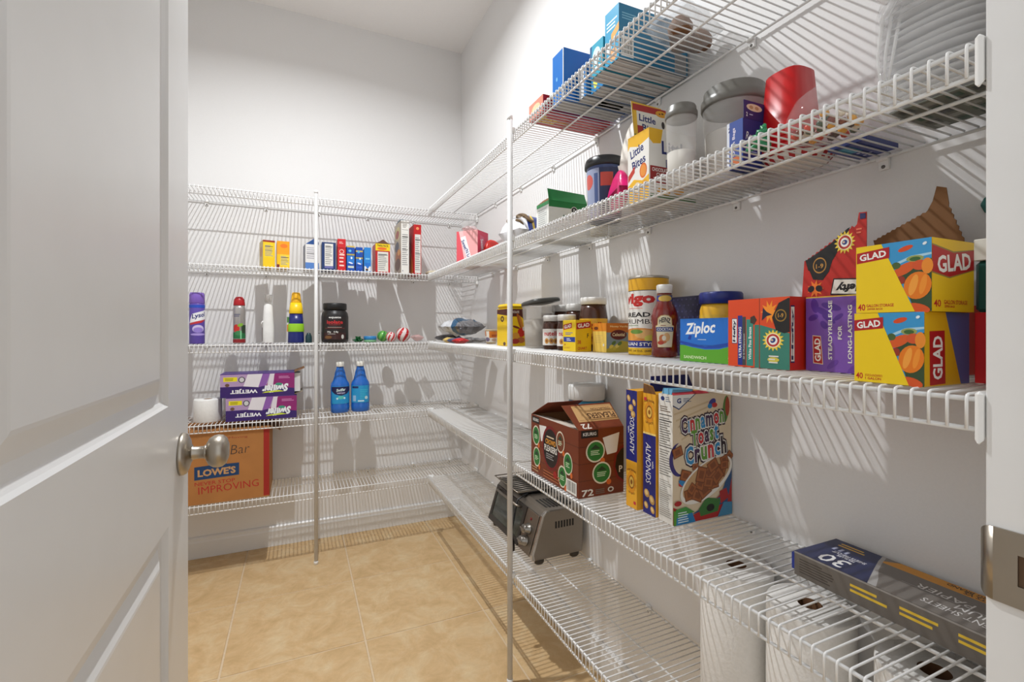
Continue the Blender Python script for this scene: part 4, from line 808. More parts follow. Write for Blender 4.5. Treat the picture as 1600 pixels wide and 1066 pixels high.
p.ell(.74, .42, .17, .11, (222, 110, 40), 18).ell(.74, .42, .13, .085, (236, 150, 60), 16).poly([(.02, .32), (.34, .44), (.34, .54), (.02, .42)], (196, 60, 44)); muffin(p, .45, .12, .2); muffin(p, .8, .2, .15); p.ell(.45, .2, .16, .08, (236, 220, 190), 12).done('side_print', lb.e)
p = lb.face('front'); p.rect(0, 0, 1, 1, (238, 236, 230)).poly([(0, 1), (.28, 1), (.24, .8), (.08, .78), (0, .84)], YM); bites(p, .60, .62, .74, .44, 2); p.rect(.02, .22, .44, .46, (150, 28, 30)).text('CHOCOLATE', .23, .41, .34, .055, WHITE).text('CHIP', .23, .34, .16, .055, WHITE).text('MUFFINS', .23, .27, .28, .055, WHITE); muffin(p, .6, .16, .14); muffin(p, .3, .1, .14)
p.rect(0, 0, 1, .06, (70, 120, 60)).done('front_print', lb.e)
w, d, h = lb.w/2, lb.d/2, lb.h
lf = lb.flap('lid_flap', [(w, d, h), (-w+.02, d, h), (-w+.016, d+.01, h+.10), (w-.03, d+.01, h+.098)][::-1], mat((232, 186, 60), .4), mat((236, 232, 224), .5))
p = Print(plane_map((-w+.02, d-.0008, h), (1, 0, 0), (0, .01, .10)), 2*w-.036, .098); p.rect(0, 0, 1, .97, (238, 232, 220)).rect(0, .80, 1, .97, (176, 40, 34)).rect(0, 0, 1, .18, (96, 130, 50)); bites(p, .45, .50, .62, .42, -3); p.rect(.04, .2, .26, .42, (176, 40, 34)).rect(0, .18, .1, .8, (240, 190, 50)); muffin(p, .85, .84, .18); p.ell(.88, .55, .05, .1, (50, 40, 36), 10).done('flap_print', lf)
part('snack_pouches', lb.e, lambda m: m.box(-w+.004, w-.004, -d+.004, d-.004, .002, h-.03, mat((110, 140, 70), .6)))
def bin_(label, x, y, r, h, lidh, fill):
    e = empty('food_container', label, 'container', (x, y, B), 0, 'clear canisters with grey lids')
    part('canister', e, lambda m: m.lathe([(r*.80, 0), (r*.84, .003), (r*.95, h-lidh), (r*.96, h-lidh+.002), (r*.93, h-lidh), (r*.82, .005), (0, .005)], clear((244, 243, 240), .20, .1), 36))
    part('flour', e, lambda m: m.lathe([(r*.80, .006), (r*.80+.12*r*fill, .006+(h-lidh)*fill), (r*.4, .004+(h-lidh)*(fill+.05)), (0, .006+(h-lidh)*(fill+.04))], mat((240, 236, 228), .9), 32))
    part('lid', e, lambda m: m.lathe([(r*.97, h-lidh-.004), (r, h-lidh), (r, h-lidh*.62), (r*.93, h-lidh*.5), (r*.91, h-.003), (r*.86, h), (r*.5, h-.003), (0, h-.003)], mat((112, 110, 104), .35), 36))
bin_('small clear canister with grey lid next to the muffin box', .738, .768, .033, .170, .022, .45)
bin_('large clear canister with dark grey lid holding white flour', .840, .722, .066, .205, .036, .62)
rb_ = Carton('oven_bag_box', 'navy oven bag box with hang tab in front of the large canister', .740, .797, .617, .652, B, .088, (34, 48, 120))
p = rb_.face('front'); p.text('Reynolds', .56, .62, .84, .22, WHITE, bold=0, shear=.2).fine(.1, .3, .7, .4, 2, (170, 180, 220)).done('front_print', rb_.e)
p = rb_.face('left'); p.rect(0, 0, 1, 1, (60, 84, 160)).rect(0, 0, .16, 1, (226, 230, 240)).text('Oven Bags', .45, .56, .60, .22, (236, 226, 236), rot=90, bold=.02).rect(.3, .06, .9, .24, (206, 110, 60)).text('2', .16, .85, .14, .10, (40, 50, 120)).done('side_print', rb_.e)
tab = part('hang_tab', rb_.e, lambda m: m.box(-.026, .028, -.0175, -.0163, .088, .122, mat((40, 42, 104), .4)), .0004)
p = Print(plane_map((-.026, -.0175, .088), (1, 0, 0), (0, 0, 1)), .054, .034); p.ell(.5, .66, .38, .20, (226, 206, 176), 20).ell(.35, .66, .1, .1, (190, 150, 110), 10).ell(.62, .66, .1, .1, (190, 150, 110), 10).text('2', .14, .24, .07, .22, WHITE).fine(.26, .2, .5, .32, 1, (200, 200, 226)).done('tab_print', tab)
pl = empty('paper_plates', 'small stack of red and white striped paper plates under the red cups', 'plates', (.835, .578, B))
for i in range(4): part('plate', pl, lambda m: m.lathe([(.044, .001), (.048, .002), (.056, .011), (.060, .012), (.056, .0125), (.047, .0035), (0, .0035)], mat((236, 232, 226) if i % 2 == 0 else (176, 44, 44), .6), 32)).location = (0, 0, i*.0032)
st = MB()
for k in range(18):
    a0, a1 = 2*PI*k/18, 2*PI*(k+.5)/18
    st.add([(.0486*math.cos(a), .0486*math.sin(a), .0016) for a in (a0, a1)]+[(.0562*math.cos(a), .0562*math.sin(a), .0104) for a in (a1, a0)], [(0, 1, 2, 3)], mat((170, 30, 34), .5))
st.build('stripes', pl, fix=False)
rc = empty('plastic_cups', 'upside-down stack of bright red plastic cups', 'cups', (.830, .590, B+.0230))
RC = mat((196, 2, 10), .3, 0, .03, 20)
for i in range(3): part('cup', rc, lambda m: m.lathe([(.0445, .0), (.0455, .003), (.0440, .006), (.0345, .122), (.030, .1255), (0, .1255)], RC, 24, sq=3.2)).location = (0, 0, i*.012)
gb = empty('gift_ribbon', 'green curled gift ribbon at the front edge of the high shelf', 'ribbon', (.700, .553, B))
part('curls', gb, lambda m: [m.tube([(.015*math.cos(a+t*.8)*(1-.3*j)+.004*j, .016*math.sin(a+t*.8)*(1-.3*j), .006+.010*j+.006*math.sin(t*1.3)) for t in range(9)], .0042, mat((30, 130, 80), .3), 6) for j in range(4) for a in (0, 2.1)])
cb = empty('candy_tub', 'clear domed tub of colourful candy behind the shelf lip', 'tub', (.742, .468, B))
part('tub', cb, lambda m: m.lathe([(.048, 0), (.052, .003), (.054, .016), (.056, .020), (.053, .034), (.042, .056), (.028, .068), (0, .072)], clear((245, 245, 245), .10, .05), 36))
CS = [(206, 60, 30), (226, 160, 40), (60, 40, 36), (236, 226, 206), (120, 50, 30), (60, 80, 60)]
random.seed(12); spots = []
while len(spots) < 34:
    a = random.random()*2*PI; r = .044*math.sqrt(random.random()); q = (r*math.cos(a), r*math.sin(a), .0075 if len(spots) < 26 else .019)
    if all((q[0]-s_[0])**2+(q[1]-s_[1])**2+(q[2]-s_[2])**2 > .0125**2 for s_ in spots) or len(spots) > 30: spots.append(q)
for i, q in enumerate(spots):
    o = part('candy', cb, lambda m: m.lathe([(0, -.006), (.0055, -.0035), (.0068, 0), (.0055, .0035), (0, .006)], mat(CS[i % 6], .3), 8)); o.location = (q[0]*.95, q[1]*.95, q[2])
bpk = Carton('napkin_pack', 'flat dark blue napkin packet lying behind the candy tub', .815, .903, .452, .512, B, .012, (40, 54, 120))
p = bpk.face('bottom'); p.rect(0, 0, 1, 1, (44, 58, 130)).rect(.1, .1, .5, .5, (70, 150, 180))
for i in range(5): p.ell(.6+.07*i, .3+.1*(i % 3), .03, .05, (200, 206, 230), 8)
p.done('bottom_print', bpk.e)
# shrink wrapped stack of clear plates
ws = empty('wrapped_plates', 'clear plastic wrapped stack of plates at the near end beside the door jamb', 'plates', (.818, .341, B+.002))
FM = clear((250, 250, 250), .11, .05)
for i in range(16):
    o = part('plate', ws, lambda m: m.lathe([(.064, 0), (.068, .0015), (.077, .0025), (.079, .004), (.076, .0035), (.067, .0025), (0, .002)], clear((254, 254, 254), .30, .08, .55), 32, sq=2.6)); o.location = (0, 0, .006+i*.0102); o.rotation_euler = (.012*math.sin(i*1.7), .02*math.cos(i*2.3), 0)
def film(m):
    vs = []; fs = []; n = 44; rows = [(0.0, .86), (.006, 1.0), (.05, 1.03), (.10, 1.02), (.15, 1.03), (.168, .96), (.176, .7), (.178, .3)]
    for z, q in rows:
        for k in range(n):
            a = 2*PI*k/n; c_, s_ = math.cos(a), math.sin(a); kk = 1/((abs(c_)**2.6+abs(s_)**2.6)**(1/2.6)); r = .0805*q*kk*(1+.02*noise.noise(Vector((c_*3, s_*3, z*30))))
            vs.append((r*c_, r*s_, z+.004*noise.noise(Vector((c_*4, s_*4, z*20+5)))*(z > .01)))
    for j in range(len(rows)-1):
        for k in range(n): fs.append((j*n+k, j*n+(k+1) % n, j*n+n+(k+1) % n, j*n+n+k))
    m.add(vs, fs, FM, True)
part('film', ws, film)
part('film_twist', ws, lambda m: [m.tube([(-.072+.01*i, .03-.006*i, .165), (-.076+.006*i, .05-.008*i, .13), (-.076, .056-.01*i, .08), (-.074+.004*i, .052, .02)], [.006, .003, .002, .0015], clear((245, 245, 245), .5, .05), 6) for i in range(3)]+[m.lathe([(.004, .15), (.016, .165), (.014, .178), (.018, .19), (.006, .195), (0, .196)], clear((245, 245, 245), .45, .05), 12, -.075, .045)])
part('paper_insert', ws, lambda m: m.box(-.06, .06, -.06, .05, .001, .003, mat((120, 124, 116), .6)))
p = Print(plane_map((-.06, .05, .001), (1, 0, 0), (0, -1, 0)), .12, .11)
for i in range(5):
    for j_ in range(4): p.rect(.06+i*.19, .06+j_*.24, .18+i*.19, .20+j_*.24, ((60, 62, 60), (150, 152, 146), (50, 80, 60))[(i+j_) % 3])
p.done('insert_print', ws)

# ---- right wall, topmost shelf
B = DECK[0]
CY = (30, 150, 190)
def bluebox(label, x0, x1, y0, y1, h, col, bot):
    c = Carton('snack_carton', label, x0, x1, y0, y1, B, h, col, group='blue cartons on the topmost shelf')
    p = c.face('bottom'); p.rect(.01, .02, .99, .98, bot).rect(.45, .42, .70, .58, (150, 146, 140)).rect(.02, .9, .99, .97, (60, 80, 100)).done('bottom_print', c.e)
    return c
c = bluebox('tall teal blue carton with barcode, nearest on the topmost shelf', .697, .912, .927, .983, .132, (22, 116, 156), (206, 202, 200))  # shade of the unlit near face is put into this darker blue
p = c.face('front'); p.barcode(.03, .05, .20, .42).rect(.80, .02, .98, .40, (150, 150, 150)).fine(.04, .72, .26, .86, 3, (120, 180, 206)).done('front_print', c.e)
p = c.face('left'); p.rect(0, 0, 1, 1, (36, 156, 200)); p.fine(.12, .62, .9, .82, 3, (226, 240, 246)).poly([(.45, .40), (1, .52), (1, .66), (.45, .54)], (230, 170, 80)).ell(.6, .14, .28, .12, (232, 170, 110), 14).ell(.3, .3, .18, .1, (230, 236, 236), 12).done('side_print', c.e)
c = bluebox('low cyan carton with white bottom behind the tall teal one', .694, .912, .987, 1.046, .085, (40, 160, 190), (200, 196, 194))
p = c.face('left'); p.ell(.5, .6, .3, .25, (210, 236, 240), 16).fine(.2, .2, .8, .4, 2, (236, 240, 240)).rect(.0, 0, .16, 1, (20, 90, 140)).done('side_print', c.e)
c = bluebox('blue carton with yellow and white artwork between the cyan cartons', .738, .912, 1.050, 1.108, .085, (28, 128, 186), (196, 194, 192))
p = c.face('left'); p.ell(.4, .4, .2, .3, (230, 226, 90), 16).ell(.55, .6, .2, .25, (236, 236, 226), 14).rect(.8, .1, .9, .9, (150, 190, 210)).done('side_print', c.e)
c = bluebox('blue carton with a grey stripe and foil window in its bottom', .726, .912, 1.112, 1.160, .09, (22, 104, 170), (186, 184, 182))
p = c.face('left'); p.rect(.25, 0, .75, 1, (206, 206, 206)).done('side_print', c.e)
p = c.face('bottom'); p.rect(.30, .2, .75, .8, (172, 140, 84)).done('window_print', c.e)
B += .0012
c = bluebox('plain bright blue carton standing tall behind the row on the topmost shelf', .684, .900, 1.164, 1.228, .150, (12, 106, 188), (180, 176, 174))
p = c.face('left'); p.ell(.4, .5, .06, .04, (120, 180, 220), 10).rect(.93, 0, 1, 1, (220, 220, 214)).done('side_print', c.e)
w, d, h = c.w/2, c.d/2, c.h
c.flap('brown_flap', [(-w+.004, d+.002, .05), (-w+.03, d+.012, .05), (-w+.03, d+.012, .118), (-w+.016, d+.010, .126), (-w+.004, d+.002, .100)], CARD)
rd = Carton('cracker_box', 'red cracker box lying flat at the far end of the cartons', .664, .906, 1.250, 1.344, B+.002, .05, (178, 24, 30), rot=0)
p = rd.face('bottom'); p.rect(0, 0, 1, 1, (184, 28, 34))
for i in range(9): p.ell(.10+.06*(i % 4), .25+.2*(i // 4)+.05*(i % 2), .03, .08, (226, 190, 70), 8)
p.fine(.30, .3, .6, .6, 3, (220, 170, 60)).fine(.5, .62, .9, .8, 2, (206, 90, 70)).done('bottom_print', rd.e)
p = rd.face('left'); p.rect(0, 0, 1, 1, (226, 140, 120)).ell(.5, .5, .3, .3, (236, 200, 160), 14).done('side_print', rd.e)
e = empty('bread_bag', 'clear plastic bag of brown rolls leaning on the tall teal carton', 'bag', (.828, .850, B+.012), .2)
part('film', e, lambda m: pillow(m, .15, .115, .085, clear((236, 238, 240), .28, .08), .012, 41, 18, 14))
for x, y in ((-.035, -.012), (.01, .015), (.045, -.010)): part('roll', e, lambda m: m.lathe([(.018, .008), (.026, .012), (.028, .028), (.018, .046), (0, .052)], mat((116, 76, 42), .7), 14, x, y))

# ---- back wall, second highest shelf
B = DECK[1]; FY = 2.545
def bbox(name, label, x0, x1, d, h, col, rot=0, y=FY, **kw): return Carton(name, label, x0, x1, y, y+d, B, h, col, rot=rot, **kw)
def panel_txt(p, x0=.2, x1=.8, y0=.1, y1=.95, bg=(226, 224, 218), n=10):
    p.rect(x0, y0, x1, y1, bg).fine(x0+.05, y0+.05, x1-.05, y1-.05, n, (150, 150, 150)).rect(x0+.05, (y0+y1)/2, x1-.05, (y0+y1)/2+.01, (60, 60, 60)).rect(x0+.05, y1-.12, x1-.05, y1-.10, (50, 50, 50))
c = bbox('food_carton', 'yellow carton with dark red top, left of the two yellow ones', -.165, -.113, .10, .128, (240, 200, 24), rot=12)
p = c.face('front'); panel_txt(p, .12, .88, .35, .88, (236, 206, 40), 8); p.rect(0, .93, 1, 1, (150, 50, 30)).done('front_print', c.e)
p = c.face('left'); p.rect(0, 0, 1, 1, (196, 176, 110)).ell(.5, .6, .3, .2, (190, 120, 50), 14).done('side_print', c.e)
p = c.face('top'); p.rect(0, 0, 1, 1, (140, 40, 26)).done('top_print', c.e)
c = bbox('food_carton', 'yellow and orange carton, right of the two yellow ones', -.098, -.043, .10, .128, (244, 190, 20), rot=4)
p = c.face('front'); p.rect(0, .5, 1, 1, (242, 160, 20)).ell(.55, .82, .3, .08, (236, 120, 30), 14); panel_txt(p, .25, .98, .05, .5, (238, 206, 60), 7); p.rect(0, 0, .2, .12, (120, 40, 30)).done('front_print', c.e)
c = bbox('sugar_bag', 'blue and white paper bag with folded top beside the pole', .026, .088, .09, .122, (224, 222, 220), rot=6, cat='bag')
p = c.face('front'); p.rect(0, 0, 1, .26, (86, 130, 196)).fine(.1, .4, .9, .9, 6, (170, 168, 176)).rect(.1, .62, .9, .64, (90, 90, 80)).done('front_print', c.e)
p = c.face('left'); p.rect(0, 0, 1, 1, (110, 120, 146)).done('side_print', c.e)
part('folded_top', c.e, lambda m: m.prism([(-.031, .122), (.031, .122), (.031, .135), (.016, .158), (.006, .150)], 'y', -.04, .04, mat((36, 76, 136), .4)), .002)
c = bbox('pasta_box', 'navy box with white nutrition panel right of the pole', .106, .172, .11, .138, (28, 54, 104)); p = c.face('front'); panel_txt(p, .2, .8, .14, .95); p.rect(.2, .06, .8, .13, (110, 110, 170)).done('front_print', c.e)
c = bbox('food_carton', 'narrow red box with white print between navy and blue boxes', .180, .219, .10, .160, (200, 28, 34)); p = c.face('front')
p.rect(.0, .70, 1, .72, (120, 16, 20)).ell(.5, .60, .3, .07, (236, 200, 190), 12).ell(.5, .60, .22, .05, (200, 40, 40), 12).fine(.2, .84, .8, .92, 2, (240, 190, 180))
for y in (.12, .24, .36, .46): p.fine(.22, y, .85, y+.06, 1, (240, 206, 196), .8)
p.done('front_print', c.e)
for i, (x0, x1, h, lab) in enumerate(((.224, .262, .128, 'blue box with yellow stripes right of the narrow red box'), (.268, .302, .124, 'middle narrow blue box with yellow stripes and wavy print'))):
    c = bbox('food_carton', lab, x0, x1, .09, h, (18, 74, 168), group='small blue boxes'); p = c.face('front')
    p.rect(0, .94 if i == 0 else .80, 1, 1 if i == 0 else .86, (206, 176, 80)).rect(0, .62-.1*i, 1, .68-.1*i, (176, 160, 70)).rect(.05, .3, .95, .6-.1*i, (40, 120, 200)).ell(.6, .52, .12, .05, (226, 236, 246), 8).ell(.4, .8, .2, .05, (90, 180, 226), 10).ell(.5, .32, .3, .03, (226, 230, 250), 10, rot=-.3).rect(.15, .12, .9, .2, (206, 216, 200) if i == 0 else (40, 90, 190)).done('front_print', c.e)
c = bbox('food_carton', 'light blue pouch box with white base, third of the small blue ones', .309, .343, .07, .126, (40, 130, 206), bevel=.007); p = c.face('front'); p.rect(.05, .03, .95, .22, (230, 228, 222)).poly([(.05, .36), (.95, .36), (.7, .18), (.5, .12), (.3, .18)], (30, 110, 200)).rect(.2, .5, .8, .56, (120, 190, 230)).ell(.4, .08, .2, .05, (70, 44, 30), 10).done('front_print', c.e)
c = bbox('rice_box', 'red and yellow twin pack box with torn open top', .366, .440, .12, .150, (184, 30, 32)); p = c.face('front'); p.rect(0, .76, 1, 1, (240, 206, 20)).text('TWIN PACK', .5, .93, .80, .08, (24, 22, 20), bold=.03).ell(.45, .83, .34, .05, (230, 110, 40), 14); panel_txt(p, .14, .88, .03, .72, (222, 220, 210), 9); p.done('front_print', c.e)
c.flap('torn_flap', [(-.036, -.058, .150), (.036, -.058, .150), (.004, -.045, .176)], mat((90, 56, 36), .8)); c.flap('torn_flap', [(-.036, .058, .150), (-.036, -.058, .150), (-.020, 0, .165)][::-1], CARD)
c = bbox('cereal_box', 'tall white cereal box with picture side, left of the red one', .498, .540, .19, .284, (230, 228, 222)); p = c.face('front'); p.fine(.2, .86, .85, .94, 3, (120, 110, 104)).rect(.1, .82, .9, .826, (60, 60, 60)); panel_txt(p, .08, .92, .1, .8, (228, 226, 220), 16); p.ell(.2, .05, .08, .012, (140, 140, 150), 8).done('front_print', c.e)
p = c.face('left'); p.rect(0, 0, 1, 1, (170, 158, 140)).ell(.5, .8, .36, .13, (200, 190, 130), 16).ell(.45, .78, .26, .08, (150, 60, 50), 14).ell(.4, .55, .3, .1, (70, 76, 96), 14).ell(.6, .35, .4, .14, (176, 96, 40), 16).ell(.5, .2, .4, .12, (96, 56, 36), 16).ell(.7, .42, .2, .06, (226, 160, 70), 12).done('side_print', c.e)
part('liner_bag', c.e, lambda m: pillow(m, .034, .10, .03, mat((120, 130, 140), .4), .005, 51)).location = (0, .02, .281)
c = bbox('cereal_box', 'tall red cereal box at the right end of the row', .566, .606, .19, .268, (190, 26, 28)); p = c.face('front'); panel_txt(p, .14, .92, .02, .80, (222, 220, 214), 16); p.ell(.5, .92, .2, .03, (236, 150, 100), 12).done('front_print', c.e)
p = c.face('left'); p.poly([(.3, 0), (.9, 0), (.8, .3), (.5, .6)], (226, 120, 40)).poly([(0, 0), (.4, 0), (.3, .9), (0, .9)], (110, 20, 20)).done('side_print', c.e)
bag_of('wrapped_snack', 'small pale crumpled wrapper on the back shelf near the corner', 'snack', (.676, 2.575, B+.002), .07, .05, .024, (206, 196, 170), .3, .4, 0, .005, 55)

# ---- back wall, middle shelf
B = DECK[2]
def can(name, label, cat, x, y, prof, col, rough=.3, metal=0, rot=0, n=24, sx=1, sy=1, pname='body'):
    e = empty(name, label, cat, (x, y, B), rot)
    part(pname, e, lambda m: m.lathe(prof, mat(col, rough, metal, .05), n, sx=sx, sy=sy)); return e
e = can('disinfectant_can', 'purple disinfectant spray can beside the door edge', 'spray can', -.428, 2.60, [(.029, 0), (.031, .003), (.031, .182), (.0295, .186)], (96, 76, 170))
part('cap', e, lambda m: m.lathe([(.0300, .186), (.0312, .188), (.0305, .226), (.027, .236), (0, .237)], mat((128, 96, 190), .35), 24))
p = Print(cyl_map(lambda z: .0312, .004, .10, face=-1.42), .10, .18, True)
p.rect(0, .90, 1, .97, (40, 80, 190)).poly([(.14, .50), (.96, .62), (.96, .86), (.30, .74)], (236, 236, 240)).text('Lysol', .58, .69, .58, .15, (30, 44, 120), rot=12, bold=.03, shear=.25).poly([(.2, .46), (.7, .52), (.9, .6), (.6, .57), (.16, .50)], (196, 50, 60)).ell(.55, .36, .24, .10, (206, 196, 236), 18).ell(.55, .33, .2, .07, (150, 130, 210), 16).ell(.55, .22, .34, .03, (170, 150, 220), 16).done('label', e)
e = can('air_freshener_can', 'silver air freshener can with red cap and apple picture', 'spray can', -.258, 2.60, [(.024, 0), (.0262, .003), (.0262, .165), (.0235, .182)], (176, 172, 170), .3, .6)
part('cap', e, lambda m: m.lathe([(.0245, .180), (.0250, .184), (.0225, .208), (.014, .221), (0, .223)], mat((170, 10, 24), .35), 22))
p = Print(cyl_map(lambda z: .0264, .004, .08, face=-1.47), .08, .16, True)
p.rect(0, 0, 1, .10, (140, 24, 30)).rect(.1, .12, 1, .30, (30, 110, 60)).rect(.62, .28, 1, .52, (40, 60, 40)).ell(.34, .42, .18, .12, (196, 44, 36), 16).ell(.56, .52, .16, .05, (130, 176, 60), 12, rot=.4).ell(.45, .28, .2, .07, (60, 130, 80), 12).fine(.2, .76, .55, .86, 2, (80, 86, 120)).rect(.55, .1, .62, .35, (130, 200, 150)).done('label', e)
e = can('spray_bottle', 'white bottle with a clear trigger top', 'bottle', -.135, 2.605, [(.024, 0), (.026, .004), (.0255, .06), (.023, .12), (.019, .18), (.014, .192), (.012, .195)], (236, 236, 234), .3, 0, 0, 20, 1, .7)
part('clear_cap', e, lambda m: m.lathe([(.013, .195), (.016, .199), (.019, .228), (.0195, .236), (.014, .236), (.012, .202), (0, .202)], clear((200, 196, 190), .35, .1), 18))
part('side_label', e, lambda m: m.box(-.0262, -.0250, -.008, .008, .01, .075, mat((70, 40, 40), .5)))
part('trigger', e, lambda m: m.tube([(-.020, -.004, .108), (-.028, -.006, .100), (-.030, -.006, .085)], .003, mat((232, 232, 230), .4), 6))
e = can('cleaner_bottle', 'navy and yellow cleaner bottle with a lime green band', 'bottle', -.011, 2.60, [(.036, 0), (.0375, .005), (.0367, .04), (.0335, .10), (.0305, .145)], (24, 36, 110), .3, 0, 0, 24, 1, .75)
part('collar', e, lambda m: m.lathe([(.0315, .145), (.033, .147), (.031, .165), (.0265, .200)], mat((246, 206, 16), .35), 24, sy=.8))
part('cap', e, lambda m: m.lathe([(.0245, .200), (.0242, .203), (.0195, .244), (.016, .250), (0, .250)], mat((240, 180, 20), .35), 22, sy=.85))
part('band', e, lambda m: m.lathe([(.0372, .055), (.0376, .056), (.0362, .094), (.0358, .095)], mat((150, 206, 40), .4), 24, sy=.77))
part('spray_nozzle', e, lambda m: (m.box(-.041, -.031, -.008, .008, .10, .128, mat((70, 120, 60), .4)), m.box(-.0415, -.033, -.006, .006, .055, .09, mat((200, 130, 50), .5))))
e = can('small_bottle', 'tiny dark teal bottle beside the navy bottle', 'bottle', .047, 2.59, [(.014, 0), (.015, .003), (.015, .032), (.010, .042), (.009, .048), (.0, .050)], (28, 60, 66))
e = can('small_jar', 'tiny clear glass jar next to the back pole', 'jar', .087, 2.60, [(.012, 0), (.0125, .002), (.0125, .04), (.010, .045)], (206, 204, 200))
part('lid', e, lambda m: m.lathe([(.011, .045), (.0115, .053), (0, .054)], mat((190, 188, 184), .4), 16))
e = can('protein_jar', 'black protein powder jar with red lettering right of the pole', 'jar', .171, 2.60, [(.058, 0), (.064, .004), (.066, .02), (.066, .130), (.062, .150), (.053, .162), (.0525, .168)], (26, 24, 25), .35, 0, 0, 32)
part('lid', e, lambda m: m.lathe([(.055, .166), (.0575, .168), (.0575, .196), (.054, .200), (0, .200)], mat((20, 20, 21), .4), 36))
p = Print(cyl_map(lambda z: .0663, .016, .12, face=-1.637), .12, .114, True)
p.rect(0, 0, 1, 1, (34, 26, 26)).rect(0, 0, 1, .3, (56, 26, 26)).text('equate', .5, .96, .5, .10, (236, 236, 234), bold=.03).text('isolate', .5, .77, .66, .16, (206, 40, 44), bold=.02).fine(.25, .62, .8, .67, 1, (150, 40, 44)).rect(.08, .49, .92, .50, (160, 60, 50)).fine(.2, .52, .85, .56, 1, (190, 170, 160)).text('30g', .26, .33, .16, .09, (226, 226, 222)).text('6.8g', .54, .33, .18, .09, (226, 226, 222)).fine(.2, .22, .65, .27, 1, (180, 176, 170)).ell(.22, .10, .16, .07, (120, 80, 40), 14).ell(.82, .12, .06, .1, (206, 206, 200), 12).done('label', e)
bw = empty('gift_bow', 'small dark green gift bow next to the ribbon roll', 'bow', (.285, 2.60, B))
part('loops', bw, lambda m: [m.tube([(0, 0, .004), (.014*math.cos(a), .014*math.sin(a), .016+.004*math.cos(3*a)), (.026*math.cos(a), .024*math.sin(a), .012), (.016*math.cos(a+.4), .016*math.sin(a+.4), .004), (0, 0, .006)], .0035, mat((30, 100, 56), .3), 6) for a in [k_*PI/4 for k_ in range(8)]]+[m.tube([(0, 0, .008), (.012*math.cos(a), .012*math.sin(a), .030), (0, 0, .022)], .0035, mat((36, 116, 64), .3), 6) for a in [k_*PI/3 for k_ in range(6)]])
e = can('ribbon_roll', 'low blue and green ribbon roll between bow and candy', 'ribbon', .346, 2.60, [(.031, 0), (.032, .001), (.032, .011), (.031, .012)], (120, 176, 130), .5, pname='lower_ribbon')
part('upper_ribbon', e, lambda m: m.lathe([(.031, .012), (.0325, .013), (.0325, .030), (.031, .031), (.012, .031), (.012, .02), (0, .02)], mat((44, 130, 190), .4), 24))
def candyball(label, x, y, z, r, base, stripe, n=6):
    e = empty('wrapped_candy', label, 'candy', (x, y, z), .5)
    part('candy', e, lambda m: m.lathe([(r*math.sin(t*PI/10), r-r*math.cos(t*PI/10)) for t in range(11)], mat(base, .25), 20))
    def sw(m):
        for k_ in range(n):
            a0 = 2*PI*k_/n; vs = []; fs = []
            for t in range(1, 10):
                th = t*PI/10; q = r*1.012
                for w_ in (0, 1, 2):
                    a = a0+th*.5+w_*.5*PI/n*.9; vs.append((q*math.sin(th)*math.cos(a), q*math.sin(th)*math.sin(a), r-q*math.cos(th)))
            for t in range(8):
                for w_ in (0, 1): o = t*3+w_; fs.append((o, o+1, o+4, o+3))
            m.add(vs, fs, mat(stripe, .25), True)
    part('stripes', e, sw); return e
candyball('green striped ornament ball behind the ribbon roll', .420, 2.655, B, .030, (120, 190, 90), (60, 140, 60))
candyball('small red and white swirl ornament left of the large one', .452, 2.585, B, .027, (232, 214, 212), (196, 50, 54), 7)
e = candyball('large red and white swirl ornament on the back shelf', .520, 2.60, B, .039, (230, 216, 214), (190, 24, 32), 6); e.rotation_euler = (0, 0, .9)
bag_of('snack_bag', 'clear crinkled wrapper bag with red trim beside the large ornament', 'bag', (.600, 2.62, B+.006), .05, .06, .035, (226, 190, 188), .4, .2, 0, .008, 61, m=clear((232, 190, 188), .5, .1))

